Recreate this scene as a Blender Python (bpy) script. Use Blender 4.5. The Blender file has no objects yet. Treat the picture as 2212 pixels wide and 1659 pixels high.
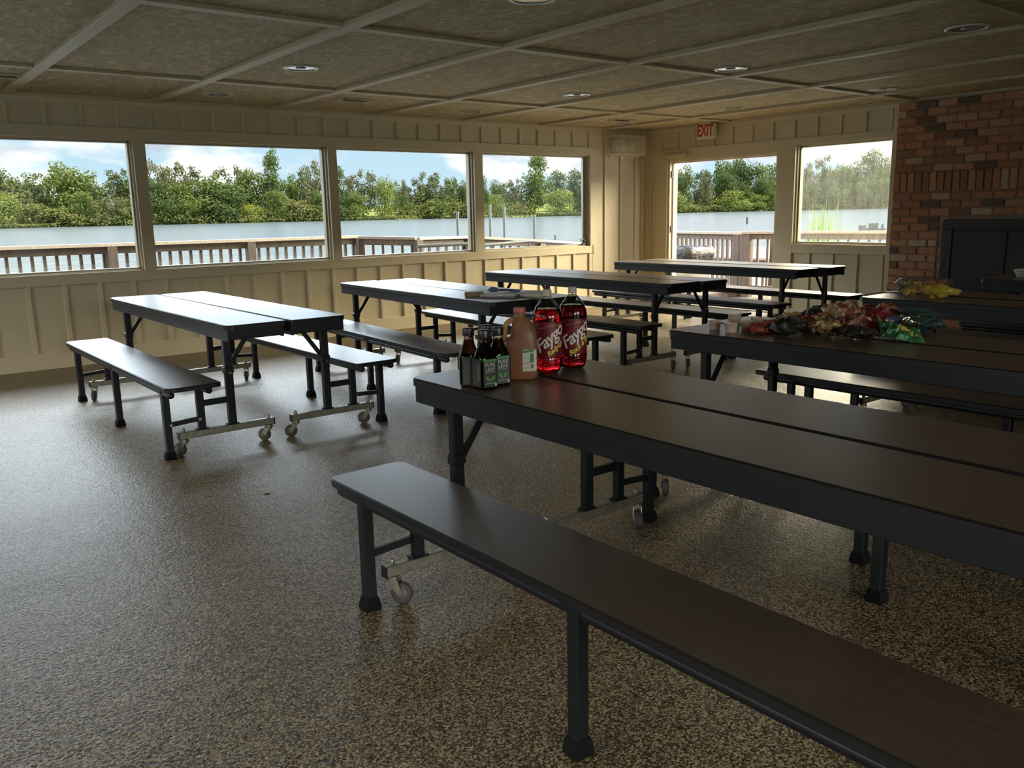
import bpy, bmesh, math, random
from mathutils import Vector, Matrix, noise
PI = math.pi
S = bpy.context.scene
COL = S.collection

# ------------------------------------------------------------------ camera, sky, sun, exposure
cd = bpy.data.cameras.new('camera'); cam = bpy.data.objects.new('camera', cd); COL.objects.link(cam)
cam.location = (-9.3256, -8.6486, 1.3135)
cam.rotation_mode = 'XYZ'; cam.rotation_euler = (1.373330, 0.0200625, -0.671919)
cd.sensor_fit = 'HORIZONTAL'; cd.sensor_width = 36.0; cd.lens = 1846.93 * 36.0 / 2212.0
cd.clip_start = 0.02; cd.clip_end = 5000
S.camera = cam
S.view_settings.view_transform = 'Standard'; S.view_settings.look = 'None'
S.view_settings.gamma = 1.0; S.view_settings.use_curve_mapping = False
S.view_settings.exposure = 0.08
S.cycles.max_bounces = 10; S.cycles.diffuse_bounces = 6; S.cycles.transparent_max_bounces = 16
S.cycles.transmission_bounces = 10; S.cycles.caustics_refractive = False; S.cycles.caustics_reflective = False
S.cycles.use_denoising = True; S.cycles.sample_clamp_indirect = 6.0

SKY_STRENGTH = 1.0
w = bpy.data.worlds.new('sky'); S.world = w; w.use_nodes = True
nt = w.node_tree; N = nt.nodes; L = nt.links; N.clear()
def nd(t, **k):
    n = N.new(t)
    for a, b in k.items(): setattr(n, a, b)
    return n
out = nd('ShaderNodeOutputWorld'); bg = nd('ShaderNodeBackground'); L.new(bg.outputs[0], out.inputs[0])
bg.inputs[1].default_value = SKY_STRENGTH
tc = nd('ShaderNodeTexCoord'); sp = nd('ShaderNodeSeparateXYZ'); L.new(tc.outputs['Generated'], sp.inputs[0])
ad = nd('ShaderNodeMath', operation='MAXIMUM'); L.new(sp.outputs[2], ad.inputs[0]); ad.inputs[1].default_value = 0.0
ad2 = nd('ShaderNodeMath', operation='ADD'); L.new(ad.outputs[0], ad2.inputs[0]); ad2.inputs[1].default_value = 0.11
dx = nd('ShaderNodeMath', operation='DIVIDE'); L.new(sp.outputs[0], dx.inputs[0]); L.new(ad2.outputs[0], dx.inputs[1])
dy = nd('ShaderNodeMath', operation='DIVIDE'); L.new(sp.outputs[1], dy.inputs[0]); L.new(ad2.outputs[0], dy.inputs[1])
cb = nd('ShaderNodeVectorMath', operation='MULTIPLY'); L.new(tc.outputs['Generated'], cb.inputs[0]); cb.inputs[1].default_value = (1.0, 1.0, 2.6)
nz = nd('ShaderNodeTexNoise'); nz.inputs['Scale'].default_value = 4.6; nz.inputs['Detail'].default_value = 7; nz.inputs['Roughness'].default_value = 0.52
L.new(cb.outputs[0], nz.inputs['Vector'])
cr = nd('ShaderNodeValToRGB'); cr.color_ramp.elements[0].position = 0.47; cr.color_ramp.elements[1].position = 0.53
L.new(nz.outputs['Fac'], cr.inputs[0])
nz2 = nd('ShaderNodeTexNoise'); nz2.inputs['Scale'].default_value = 13; nz2.inputs['Detail'].default_value = 5
L.new(cb.outputs[0], nz2.inputs['Vector'])
crg = nd('ShaderNodeValToRGB'); e = crg.color_ramp.elements
e[0].position = 0.35; e[0].color = (0.62, 0.69, 0.80, 1); e[1].position = 0.56; e[1].color = (1.2, 1.2, 1.18, 1)
L.new(nz2.outputs['Fac'], crg.inputs[0])
grad = nd('ShaderNodeValToRGB'); e = grad.color_ramp.elements
e[0].position = 0.0; e[0].color = (0.62, 0.84, 0.97, 1); e[1].position = 0.6; e[1].color = (0.22, 0.42, 0.78, 1)
m1 = e.new(0.16); m1.color = (0.50, 0.74, 0.93, 1)
L.new(ad.outputs[0], grad.inputs[0])
mx = nd('ShaderNodeMix', data_type='RGBA'); L.new(cr.outputs[0], mx.inputs['Factor'])
L.new(grad.outputs[0], mx.inputs['A']); L.new(crg.outputs[0], mx.inputs['B']); L.new(mx.outputs['Result'], bg.inputs[0])

sl = bpy.data.lights.new('sun', 'SUN'); sun = bpy.data.objects.new('sun', sl); COL.objects.link(sun)
sl.energy = 6.5; sl.color = (1.0, 0.93, 0.80); sl.angle = math.radians(0.6)
sd = Vector((0.75 * math.cos(math.radians(58)), -0.66 * math.cos(math.radians(58)), math.sin(math.radians(58))))
sun.rotation_euler = sd.to_track_quat('Z', 'Y').to_euler(); sun.location = (30, -26, 60)

def portal(loc, rot, sx, sy):        # sky portals in the window openings (guide the sky sampling, emit nothing of their own)
    l = bpy.data.lights.new('sky_portal', 'AREA'); l.shape = 'RECTANGLE'; l.size = sx; l.size_y = sy
    l.cycles.is_portal = True
    o = bpy.data.objects.new('sky_portal', l); COL.objects.link(o); o.location = loc; o.rotation_euler = rot
def fill_panel(loc, target, sx, sy, power, col):   # added area lamp out of view, stands in for sky and lake glare
    l = bpy.data.lights.new('sky_fill_lamp', 'AREA'); l.shape = 'RECTANGLE'; l.size = sx; l.size_y = sy; l.energy = power; l.color = col
    o = bpy.data.objects.new('sky_fill_lamp', l); COL.objects.link(o); o.location = loc
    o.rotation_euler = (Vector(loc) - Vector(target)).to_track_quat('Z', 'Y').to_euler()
fill_panel((-6, 18, 13.5), (-5, 0, 1.4), 40, 9, 15000, (0.85, 0.92, 1.0))
fill_panel((-6, 26, 9.5), (-5, 0, 1.4), 44, 9, 6000, (0.74, 0.86, 1.0))
fill_panel((20, -4, 10), (0, -1.8, 1.2), 26, 9, 50000, (1.0, 0.86, 0.60))  # added warm lamp outside the doorway, brightens the far corner
fill_panel((-6, -34, 7), (-5, 0, 1.4), 30, 7, 12000, (1.0, 0.97, 0.90))  # added fill lamp behind the camera, lifts the window wall
fill_panel((-34, -6, 9), (0, -4, 1.4), 24, 8, 7000, (1.0, 0.97, 0.90))
portal((-4.9, 0.16, 1.45), (-PI / 2, 0, 0), 11.8, 1.25)
portal((0.16, -2.05, 1.02), (0, PI / 2, 0), 2.1, 3.4)

# ------------------------------------------------------------------ helpers
class MB:
    """collects vertices and faces for ONE mesh object"""
    def __init__(s): s.v = []; s.f = []; s.m = []; s.sm = []
    def add(s, vs, fs, mi=0, smooth=False, M=None):
        b = len(s.v)
        s.v += [tuple(M @ Vector(v)) if M else tuple(v) for v in vs]
        for f in fs: s.f.append(tuple(b + i for i in f)); s.m.append(mi); s.sm.append(smooth)
        return s
    def box(s, x0, x1, y0, y1, z0, z1, mi=0, c=0.0, M=None):
        if x0 > x1: x0, x1 = x1, x0
        if y0 > y1: y0, y1 = y1, y0
        if z0 > z1: z0, z1 = z1, z0
        if c <= 0:
            vs = [(x, y, z) for z in (z0, z1) for y in (y0, y1) for x in (x0, x1)]
            fs = [(0, 2, 3, 1), (4, 5, 7, 6), (0, 1, 5, 4), (2, 6, 7, 3), (0, 4, 6, 2), (1, 3, 7, 5)]
            return s.add(vs, fs, mi, False, M)
        # chamfered box
        vs = []; idx = {}
        for i, x in enumerate((x0, x1)):
            for j, y in enumerate((y0, y1)):
                for k, z in enumerate((z0, z1)):
                    sx, sy, sz = (1 if i == 0 else -1), (1 if j == 0 else -1), (1 if k == 0 else -1)
                    idx[i, j, k, 0] = len(vs); vs.append((x, y + sy * c, z + sz * c))
                    idx[i, j, k, 1] = len(vs); vs.append((x + sx * c, y, z + sz * c))
                    idx[i, j, k, 2] = len(vs); vs.append((x + sx * c, y + sy * c, z))
        fs = []
        def q(*a): fs.append(tuple(idx[t] for t in a))
        q((0,0,0,0),(0,0,1,0),(0,1,1,0),(0,1,0,0)); q((1,0,0,0),(1,1,0,0),(1,1,1,0),(1,0,1,0))
        q((0,0,0,1),(1,0,0,1),(1,0,1,1),(0,0,1,1)); q((0,1,0,1),(0,1,1,1),(1,1,1,1),(1,1,0,1))
        q((0,0,0,2),(0,1,0,2),(1,1,0,2),(1,0,0,2)); q((0,0,1,2),(1,0,1,2),(1,1,1,2),(0,1,1,2))
        for i in (0, 1):
            for j in (0, 1):
                q((i,j,0,0),(i,j,0,1),(i,j,1,1),(i,j,1,0)) if (i + j) % 2 == 0 else q((i,j,0,1),(i,j,0,0),(i,j,1,0),(i,j,1,1))
        for i in (0, 1):
            for k in (0, 1):
                q((i,0,k,0),(i,1,k,0),(i,1,k,2),(i,0,k,2)) if (i + k) % 2 == 0 else q((i,1,k,0),(i,0,k,0),(i,0,k,2),(i,1,k,2))
        for j in (0, 1):
            for k in (0, 1):
                q((0,j,k,1),(0,j,k,2),(1,j,k,2),(1,j,k,1)) if (j + k) % 2 == 0 else q((0,j,k,2),(0,j,k,1),(1,j,k,1),(1,j,k,2))
        for i in (0, 1):
            for j in (0, 1):
                for k in (0, 1):
                    t = ((i,j,k,0),(i,j,k,1),(i,j,k,2))
                    q(*(t if (i + j + k) % 2 == 0 else t[::-1]))
        return s.add(vs, fs, mi, False, M)
    def cyl(s, p0, p1, r0, r1=None, n=12, mi=0, smooth=True, cap=True):
        r1 = r0 if r1 is None else r1
        p0 = Vector(p0); p1 = Vector(p1); d = (p1 - p0)
        q = d.to_track_quat('Z', 'Y'); a = q @ Vector((1, 0, 0)); b_ = q @ Vector((0, 1, 0))
        vs = []
        for p, r in ((p0, r0), (p1, r1)):
            for i in range(n):
                t = 2 * PI * i / n; vs.append(p + a * (r * math.cos(t)) + b_ * (r * math.sin(t)))
        s.add(vs, [(i, (i + 1) % n, n + (i + 1) % n, n + i) for i in range(n)], mi, smooth)
        if cap: s.add(vs, [tuple(range(n))[::-1], tuple(range(n, 2 * n))], mi, False)
        return s
    def tube(s, pts, r, n=8, mi=0):
        pts = [Vector(p) for p in pts]
        for i in range(len(pts) - 1):
            s.cyl(pts[i], pts[i + 1], r, n=n, mi=mi)
        return s
    def bar(s, p0, p1, w, h, mi=0, up=(0, 0, 1)):
        """rectangular bar between two points"""
        p0 = Vector(p0); p1 = Vector(p1); d = (p1 - p0); l = d.length; d.normalize()
        u = Vector(up); a = d.cross(u)
        if a.length < 1e-4: a = d.cross(Vector((1, 0, 0)))
        a.normalize(); b_ = a.cross(d)
        vs = []
        for p in (p0, p1):
            for sa, sb in ((-1, -1), (1, -1), (1, 1), (-1, 1)):
                vs.append(p + a * (sa * w / 2) + b_ * (sb * h / 2))
        return s.add(vs, [(0, 1, 2, 3)[::-1], (4, 5, 6, 7), (0, 1, 5, 4), (1, 2, 6, 5), (2, 3, 7, 6), (3, 0, 4, 7)], mi)
    def lathe(s, prof, n=24, mi=0, smooth=True, M=None, cap=(True, True), rf=None):
        """prof: list of (r, z); rf(theta, r, z) -> r"""
        vs = []
        for r, z in prof:
            for i in range(n):
                t = 2 * PI * i / n; rr = rf(t, r, z) if rf else r
                vs.append((rr * math.cos(t), rr * math.sin(t), z))
        fs = []
        for k in range(len(prof) - 1):
            for i in range(n):
                fs.append((k * n + i, k * n + (i + 1) % n, (k + 1) * n + (i + 1) % n, (k + 1) * n + i))
        if cap[0]: fs.append(tuple(range(n))[::-1])
        if cap[1]: fs.append(tuple((len(prof) - 1) * n + i for i in range(n)))
        return s.add(vs, fs, mi, smooth, M)
    def prism(s, poly, z0, z1, mi=0, mtop=None, smooth=False):
        n = len(poly)
        vs = [(x, y, z0) for x, y in poly] + [(x, y, z1) for x, y in poly]
        s.add(vs, [(i, (i + 1) % n, n + (i + 1) % n, n + i) for i in range(n)], mi, smooth)
        s.add(vs, [tuple(range(n))[::-1]], mi); s.add(vs, [tuple(range(n, 2 * n))], mi if mtop is None else mtop)
        return s
    def build(s, name, mats, parent=None, loc=None):
        me = bpy.data.meshes.new(name)
        me.from_pydata(s.v, [], s.f)
        if not isinstance(mats, (list, tuple)): mats = [mats]
        for m in mats: me.materials.append(m)
        me.polygons.foreach_set('material_index', s.m); me.polygons.foreach_set('use_smooth', s.sm)
        me.update()
        o = bpy.data.objects.new(name, me); COL.objects.link(o)
        if parent is not None: o.parent = parent
        if loc is not None: o.location = loc
        return o
def tag(o, label=None, cat=None, group=None, kind=None):
    if label: o['label'] = label
    if cat: o['category'] = cat
    if group: o['group'] = group
    if kind: o['kind'] = kind
    return o
def empty(name, loc=(0, 0, 0), rz=0.0):
    o = bpy.data.objects.new(name, None); COL.objects.link(o); o.location = loc; o.rotation_euler = (0, 0, rz)
    o.empty_display_size = 0.1
    return o
def copy_tree(o, parent=None):
    c = o.copy(); COL.objects.link(c)
    if parent is not None: c.parent = parent
    for ch in list(KIDS.get(o.name, [])):
        copy_tree(ch, c)
    return c
KIDS = {}
def index_kids(o):
    KIDS[o.name] = list(o.children)
    for ch in o.children: index_kids(ch)
def rrect(x0, x1, y0, y1, r00, r10, r11, r01, n=5):
    """rounded rectangle outline, radii for corners (x0,y0),(x1,y0),(x1,y1),(x0,y1)"""
    P = []
    for cx, cy, r, a0 in ((x0 + r00, y0 + r00, r00, PI), (x1 - r10, y0 + r10, r10, 1.5 * PI), (x1 - r11, y1 - r11, r11, 0), (x0 + r01, y1 - r01, r01, .5 * PI)):
        for i in range(n + 1):
            a = a0 + .5 * PI * i / n; P.append((cx + r * math.cos(a), cy + r * math.sin(a)))
    return P

# ------------------------------------------------------------------ materials
def mat(name, col, rough=0.5, metal=0.0, spec=0.5, **k):
    m = bpy.data.materials.new(name); m.use_nodes = True
    b = m.node_tree.nodes['Principled BSDF']
    b.inputs['Base Color'].default_value = (*col, 1); b.inputs['Roughness'].default_value = rough
    b.inputs['Metallic'].default_value = metal; b.inputs['Specular IOR Level'].default_value = spec
    for a, v in k.items(): b.inputs[a.replace('_', ' ')].default_value = v
    return m
class NT:
    def __init__(s, m): s.t = m.node_tree; s.b = s.t.nodes.get('Principled BSDF'); s.out = s.t.nodes.get('Material Output')
    def n(s, t, **k):
        x = s.t.nodes.new(t)
        for a, b in k.items():
            if isinstance(b, (int, float, tuple)) and a in x.inputs: x.inputs[a].default_value = b
            else: setattr(x, a, b)
        return x
    def l(s, a, b): s.t.links.new(a, b)
    def coord(s, kind='Object', scale=(1, 1, 1)):
        c = s.n('ShaderNodeTexCoord'); mp = s.n('ShaderNodeMapping'); s.l(c.outputs[kind], mp.inputs[0]); mp.inputs['Scale'].default_value = scale
        return mp.outputs[0]
    def noise(s, vec, scale, detail=4, rough=.5):
        x = s.n('ShaderNodeTexNoise'); x.inputs['Scale'].default_value = scale; x.inputs['Detail'].default_value = detail; x.inputs['Roughness'].default_value = rough
        s.l(vec, x.inputs['Vector']); return x.outputs['Fac']
    def ramp(s, fac, stops):
        r = s.n('ShaderNodeValToRGB'); e = r.color_ramp.elements
        while len(e) < len(stops): e.new(0.5)
        for i, (p, c) in enumerate(stops):
            e[i].position = p; e[i].color = (*c, 1) if len(c) == 3 else c
        s.l(fac, r.inputs[0]); return r.outputs[0]
    def bump(s, h, strength=.3, dist=.01):
        x = s.n('ShaderNodeBump'); x.inputs['Strength'].default_value = strength; x.inputs['Distance'].default_value = dist
        s.l(h, x.inputs['Height']); s.l(x.outputs[0], s.b.inputs['Normal']); return x
g3 = lambda v: (v, v, v)

def painted_wood():
    m = mat('painted_board', (0.56, 0.48, 0.31), 0.5); t = NT(m)
    v = t.coord('Object', (9, 9, 0.9)); n = t.noise(v, 6, 5, .6)
    v2 = t.coord('Object', (1, 1, 1)); n2 = t.noise(v2, 1.7, 4)
    c = t.ramp(n2, [(0.3, (0.55, 0.475, 0.315)), (0.7, (0.63, 0.55, 0.375))]); t.l(c, t.b.inputs['Base Color'])
    t.bump(n, .25, .004); return m
M_BOARD = painted_wood()
M_TRIM = mat('painted_trim', (0.61, 0.535, 0.365), 0.42)
M_REVEAL = mat('window_frame_paint', (0.52, 0.45, 0.31), 0.45)

def ceiling_mat():
    m = mat('skip_trowel_plaster', (0.5, 0.45, 0.33), 0.75); t = NT(m)
    v = t.coord('Object', (1, 1, 1)); n = t.noise(v, 5, 6, .62)
    v3 = t.coord('Object', (2.6, 1.3, 1)); n3 = t.noise(v3, 4.2, 8, .70); n3.node.inputs['Distortion'].default_value = 1.8
    c = t.ramp(n3, [(0.42, (0.40, 0.335, 0.19)), (0.54, (0.55, 0.47, 0.29)), (0.64, (0.72, 0.64, 0.44))]); t.l(c, t.b.inputs['Base Color'])
    r = t.ramp(n3, [(0.45, g3(0)), (0.6, g3(1))]); t.bump(r, .55, .006); return m
M_CEIL = ceiling_mat()
M_CBAT = mat('ceiling_batten_paint', (0.50, 0.43, 0.28), 0.55)

def floor_mat():
    m = mat('pebbled_epoxy', (0.2, 0.17, 0.11), 0.3, spec=0.5); t = NT(m)
    v = t.coord('Object', (1, 1, 1)); 
    vo = t.n('ShaderNodeTexVoronoi'); vo.inputs['Scale'].default_value = 190; t.l(v, vo.inputs['Vector'])
    n = t.noise(v, 150, 3, .6)
    sep = t.n('ShaderNodeSeparateColor'); t.l(vo.outputs['Color'], sep.inputs[0])
    c = t.ramp(sep.outputs[0], [(0.0, (0.022, 0.015, 0.008)), (0.35, (0.065, 0.048, 0.026)), (0.62, (0.20, 0.152, 0.080)), (0.9, (0.42, 0.335, 0.20))])
    c2 = t.ramp(n, [(0.35, (0.55, 0.5, 0.42)), (0.65, (1, 1, 1))])
    mx = t.n('ShaderNodeMix', data_type='RGBA', blend_type='MULTIPLY'); mx.inputs['Factor'].default_value = .8
    t.l(c, mx.inputs['A']); t.l(c2, mx.inputs['B']); t.l(mx.outputs['Result'], t.b.inputs['Base Color'])
    nb = t.noise(v, 75, 3, .6); nb2 = t.noise(v, 14, 2, .5)
    md = t.n('ShaderNodeMath', operation='MULTIPLY_ADD'); t.l(nb2, md.inputs[0]); md.inputs[1].default_value = .8; t.l(nb, md.inputs[2])
    t.bump(md.outputs[0], .62, .007)
    r = t.ramp(t.noise(v, 3, 3), [(0.3, g3(.32)), (0.7, g3(.37))]); t.l(r, t.b.inputs['Roughness'])
    t.b.inputs['Specular IOR Level'].default_value = .52
    return m
M_FLOOR = floor_mat()

def laminate():
    m = mat('walnut_laminate', (0.05, 0.03, 0.02), 0.37, spec=0.5, IOR=1.9, Coat_Weight=.55, Coat_IOR=1.7, Coat_Roughness=.34); t = NT(m)
    v = t.coord('Object', (14, 1.2, 1)); n = t.noise(v, 9, 6, .65)
    c = t.ramp(n, [(0.3, (0.040, 0.026, 0.017)), (0.7, (0.070, 0.047, 0.031))]); t.l(c, t.b.inputs['Base Color'])
    t.bump(t.noise(t.coord('Object', (160, 30, 1)), 6, 2), .05, .001)
    return m
M_LAM = laminate()
M_EDGE = mat('black_vinyl_edge', (0.007, 0.0075, 0.008), 0.42, spec=.35)
def frame_paint():
    m = mat('dark_blue_black_powder_coat', (0.005, 0.0065, 0.009), 0.42, spec=.35); t = NT(m)
    t.bump(t.noise(t.coord('Object'), 260, 2), .08, .001); return m
M_FRAME = frame_paint()
def galv():
    m = mat('galvanised_steel', (0.42, 0.41, 0.36), 0.42, metal=.75); t = NT(m)
    c = t.ramp(t.noise(t.coord('Object'), 40, 4), [(0.3, (0.20, 0.19, 0.15)), (0.7, (0.33, 0.315, 0.25))]); t.l(c, t.b.inputs['Base Color']); return m
M_GALV = galv()
M_CHROME = mat('chrome_bolt', (0.7, 0.7, 0.68), 0.18, metal=1)
M_WHEEL = mat('grey_rubber_wheel', (0.055, 0.053, 0.046), 0.6, spec=.3)
M_HUB = mat('grey_plastic_hub', (0.11, 0.105, 0.09), 0.5, spec=.3)
M_RUB = mat('black_rubber', (0.004, 0.004, 0.005), 0.8, spec=.15)
M_BLACK = mat('black_plastic', (0.010, 0.010, 0.011), 0.35)
M_WHITEP = mat('white_plastic', (0.62, 0.60, 0.52), 0.4)

def wood_out(name, a, b, c):
    m = mat(name, a, 0.75); t = NT(m)
    v = t.coord('Object', (6, 6, 1.2)); n = t.noise(v, 5, 6, .65)
    oi = t.n('ShaderNodeObjectInfo')
    col = t.ramp(n, [(0.25, a), (0.55, b), (0.8, c)])
    hsv = t.n('ShaderNodeHueSaturation'); t.l(col, hsv.inputs['Color'])
    mr = t.n('ShaderNodeMapRange'); t.l(oi.outputs['Random'], mr.inputs[0]); mr.inputs[3].default_value = .8; mr.inputs[4].default_value = 1.2
    t.l(mr.outputs[0], hsv.inputs['Value']); t.l(hsv.outputs[0], t.b.inputs['Base Color'])
    t.bump(n, .3, .004); return m
M_DECKW = wood_out('weathered_deck_wood', (0.07, 0.054, 0.045), (0.13, 0.10, 0.084), (0.19, 0.153, 0.13))
M_RAILTOP = wood_out('sunlit_pale_wood', (0.32, 0.27, 0.22), (0.44, 0.38, 0.32), (0.54, 0.48, 0.41))  # paler than the deck wood: sun on top faces put into the colour

def thin_glass(name, haze=0.0, tint=(0.97, 0.985, 0.98)):
    m = bpy.data.materials.new(name); m.use_nodes = True; t = m.node_tree; t.nodes.clear()
    o = t.nodes.new('ShaderNodeOutputMaterial'); tr = t.nodes.new('ShaderNodeBsdfTransparent'); tr.inputs[0].default_value = (*tint, 1)
    gl = t.nodes.new('ShaderNodeBsdfGlossy'); gl.inputs['Roughness'].default_value = .02
    fr = t.nodes.new('ShaderNodeFresnel'); fr.inputs[0].default_value = 1.22
    a = t.nodes.new('ShaderNodeMixShader'); t.links.new(fr.outputs[0], a.inputs[0]); t.links.new(tr.outputs[0], a.inputs[1]); t.links.new(gl.outputs[0], a.inputs[2])
    last = a.outputs[0]
    if haze:
        df = t.nodes.new('ShaderNodeBsdfTranslucent'); df.inputs[0].default_value = (.85, .9, .92, 1)
        d2 = t.nodes.new('ShaderNodeBsdfDiffuse'); d2.inputs[0].default_value = (.8, .85, .86, 1)
        mm = t.nodes.new('ShaderNodeMixShader'); mm.inputs[0].default_value = .35; t.links.new(df.outputs[0], mm.inputs[1]); t.links.new(d2.outputs[0], mm.inputs[2])
        c = t.nodes.new('ShaderNodeTexCoord'); mp = t.nodes.new('ShaderNodeMapping'); mp.inputs['Scale'].default_value = (1, 6, 1.2)
        nz = t.nodes.new('ShaderNodeTexNoise'); nz.inputs['Scale'].default_value = 3; nz.inputs['Detail'].default_value = 6
        rp = t.nodes.new('ShaderNodeMapRange'); rp.inputs[1].default_value = .35; rp.inputs[2].default_value = .75; rp.inputs[3].default_value = haze * .75; rp.inputs[4].default_value = haze * 1.4
        t.links.new(c.outputs['Object'], mp.inputs[0]); t.links.new(mp.outputs[0], nz.inputs[0]); t.links.new(nz.outputs[0], rp.inputs[0])
        b = t.nodes.new('ShaderNodeMixShader'); t.links.new(rp.outputs[0], b.inputs[0]); t.links.new(last, b.inputs[1]); t.links.new(mm.outputs[0], b.inputs[2]); last = b.outputs[0]
    t.links.new(last, o.inputs[0]); return m
M_GLASS = thin_glass('window_glass')
M_HAZY = thin_glass('dusty_window_glass', .024)
M_PET = thin_glass('clear_bottle_plastic', 0, (.93, .94, .93))
# ------------------------------------------------------------------ room shell
ZC = 2.42
XW = -12.0; YS = -12.5
WT = 0.16   # wall thickness
def struct(name, mb, m, parent=None, kind='structure', label=None):
    o = mb.build(name, m, parent)
    if parent is None: o['kind'] = kind
    if label: o['label'] = label
    return o
floor = struct('floor', MB().box(XW, 0.0, YS, 0.0, -0.12, 0), M_FLOOR)
ceil = struct('ceiling', MB().box(XW - WT, WT, YS - WT, WT, ZC, ZC + 0.10), M_CEIL)
roof = struct('roof', MB().box(XW - 1.2, 0.75, YS - 1.2, 1.0, 2.56, 2.70), mat('roof_shingle', (0.10, 0.09, 0.08), .9))  # unseen roof, overhang sized to limit the sun coming inside
soffit = MB().box(XW - 1.2, 0.75, YS - 1.2, 1.0, 2.525, 2.56).build('soffit', M_TRIM, roof)

# window wall (y = 0): panel with openings
WX = [(-10.78, -8.905), (-8.795, -6.955), (-6.85, -4.97), (-4.865, -3.03), (-2.905, -1.10)]  # first opening is out of view, added for its light
ZS, ZH = 0.845, 2.055
def wall_with_openings(name, axis, a0, a1, ops, inner, outer, m):
    """axis 'x': wall along x at y=inner..outer; ops = [(a0,a1,z0,z1)]"""
    mb = MB(); ops = sorted(ops); cur = a0
    def B(p, q, z0, z1):
        if q - p < 1e-4 or z1 - z0 < 1e-4: return
        if axis == 'x': mb.box(p, q, inner, outer, z0, z1)
        else: mb.box(inner, outer, p, q, z0, z1)
    for (p, q, z0, z1) in ops:
        B(cur, p, 0, ZC); B(p, q, 0, z0); B(p, q, z1, ZC); cur = q
    B(cur, a1, 0, ZC)
    return struct(name, mb, m)
wb = wall_with_openings('wall_back', 'x', XW, 0, [(a, b, ZS, ZH) for a, b in WX], 0, WT, M_BOARD)
DY0, DY1, DZ = -2.205, -0.43, 1.985      # doorway
QY0, QY1 = -3.675, -2.455                # window beside the chimney
QZ0, QZ1 = 0.87, 2.045
wr = wall_with_openings('wall_right', 'y', YS, 0, [(DY0, DY1, 0, DZ), (QY0, QY1, QZ0, QZ1)], 0, WT, M_BOARD)
# unseen walls behind and left of the camera; openings added to let in light
wl = wall_with_openings('wall_left', 'y', YS, 0, [(-10.5, -8.2, .85, 2.05), (-7.6, -5.3, .85, 2.05), (-4.7, -1.2, .85, 2.05)], XW - WT, XW, M_BOARD)
wf = wall_with_openings('wall_front', 'x', XW - WT, 0.16, [(-11.0, -8.6, .85, 2.05), (-7.9, -5.5, 0.0, 2.05)], YS - WT, YS, M_BOARD)

# battens of the window wall: one object each
def batten_mesh(name, h, w=.04, d=.018, axis='x'):
    mb = MB()
    if axis == 'x': mb.box(-w / 2, w / 2, -d, 0.002, 0, h, c=.003)
    else: mb.box(-d, 0.002, -w / 2, w / 2, 0, h, c=.003)
    return mb.build(name, M_TRIM)
def place_many(proto, parent, locs):
    proto.parent = parent; proto.location = locs[0]
    for l in locs[1:]:
        o = proto.copy(); COL.objects.link(o); o.parent = parent; o.location = l
xs = [-1.10 - 0.2985 * i for i in range(36)]
top = batten_mesh('batten', 2.345 - 2.15); place_many(top, wb, [(x, 0, 2.15) for x in xs if x > XW + .1])
bot = batten_mesh('batten', 0.755 - 0.15); place_many(bot, wb, [(x, 0, 0.15) for x in xs if x > XW + .1])
tall = batten_mesh('batten', 2.345 - 0.15, .035); place_many(tall, wb, [(x, 0, 0.15) for x in (-0.81, -0.505, -0.21)])
MB().box(XW, -0.0, -.022, 0.001, 2.345, ZC, c=.002).build('top_board', M_TRIM, wb)
MB().box(XW, -0.02, -.02, 0.001, 0, .15, c=.003).build('base_board', M_TRIM, wb)
MB().box(XW, -1.01, -.024, 0.001, ZH - .005, 2.155, c=.003).build('header_board', M_TRIM, wb)
MB().box(XW, -1.01, -.024, 0.001, .752, ZS + .005, c=.003).build('sill_board', M_TRIM, wb)
MB().box(-0.10, -.0, -.03, .001, 0, 2.40, c=.003).build('corner_board', M_TRIM, wb)
MB().box(-1.10, -1.00, -.022, .001, .752, 2.155, c=.003).build('casing', M_TRIM, wb)
for i in range(len(WX) - 1):
    MB().box(WX[i][1], WX[i + 1][0], -.024, .001, ZS, ZH, c=.003).build('mullion', M_TRIM, wb)

def window(n, axis, a0, a1, z0, z1, glass, flip=1):
    """sash, stops and pane set into an opening; the pane is 9 cm behind the inner wall face"""
    def B(mb, p, q, d0, d1, za, zb, c=.002):
        return mb.box(p, q, d0, d1, za, zb, c=c) if axis == 'x' else mb.box(d0, d1, p, q, za, zb, c=c)
    fr = MB(); t = .03
    for (p, q, za, zb) in ((a0, a0 + t, z0, z1), (a1 - t, a1, z0, z1), (a0, a1, z1 - t, z1), (a0, a1, z0, z0 + t)):
        B(fr, p, q, .055, .12, za, zb)
    w = fr.build('window_%d' % n, M_REVEAL); w['kind'] = 'structure'
    st = MB(); t2 = .014
    for (p, q, za, zb) in ((a0, a0 + t2, z0, z1), (a1 - t2, a1, z0, z1), (a0, a1, z1 - t2, z1), (a0, a1, z0, z0 + t2)):
        B(st, p, q, .018, .05, za, zb)
    st.build('window_stop', M_TRIM, w)
    B(MB(), a0 + .02, a1 - .02, .088, .092, z0 + .02, z1 - .02, 0).build('pane', glass, w)
    sl = MB(); B(sl, a0 + .001, a1 - .001, .12, .19, z0 - .02, z0 + .012); sl.build('window_sill', M_TRIM, w)
    return w
for i, (a, b) in enumerate(WX): window(i + 1, 'x', a, b, ZS, ZH, M_GLASS)
# aluminium slider stile at the right side of the fourth window in view
MB().box(-1.16, -1.13, .06, .085, ZS + .03, ZH - .03, c=.002).build('slider_stile', mat('aluminium', (.35, .36, .37), .35, metal=.8), bpy.data.objects['window_5'])
window(6, 'y', QY0, QY1, QZ0, QZ1, M_HAZY)

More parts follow.
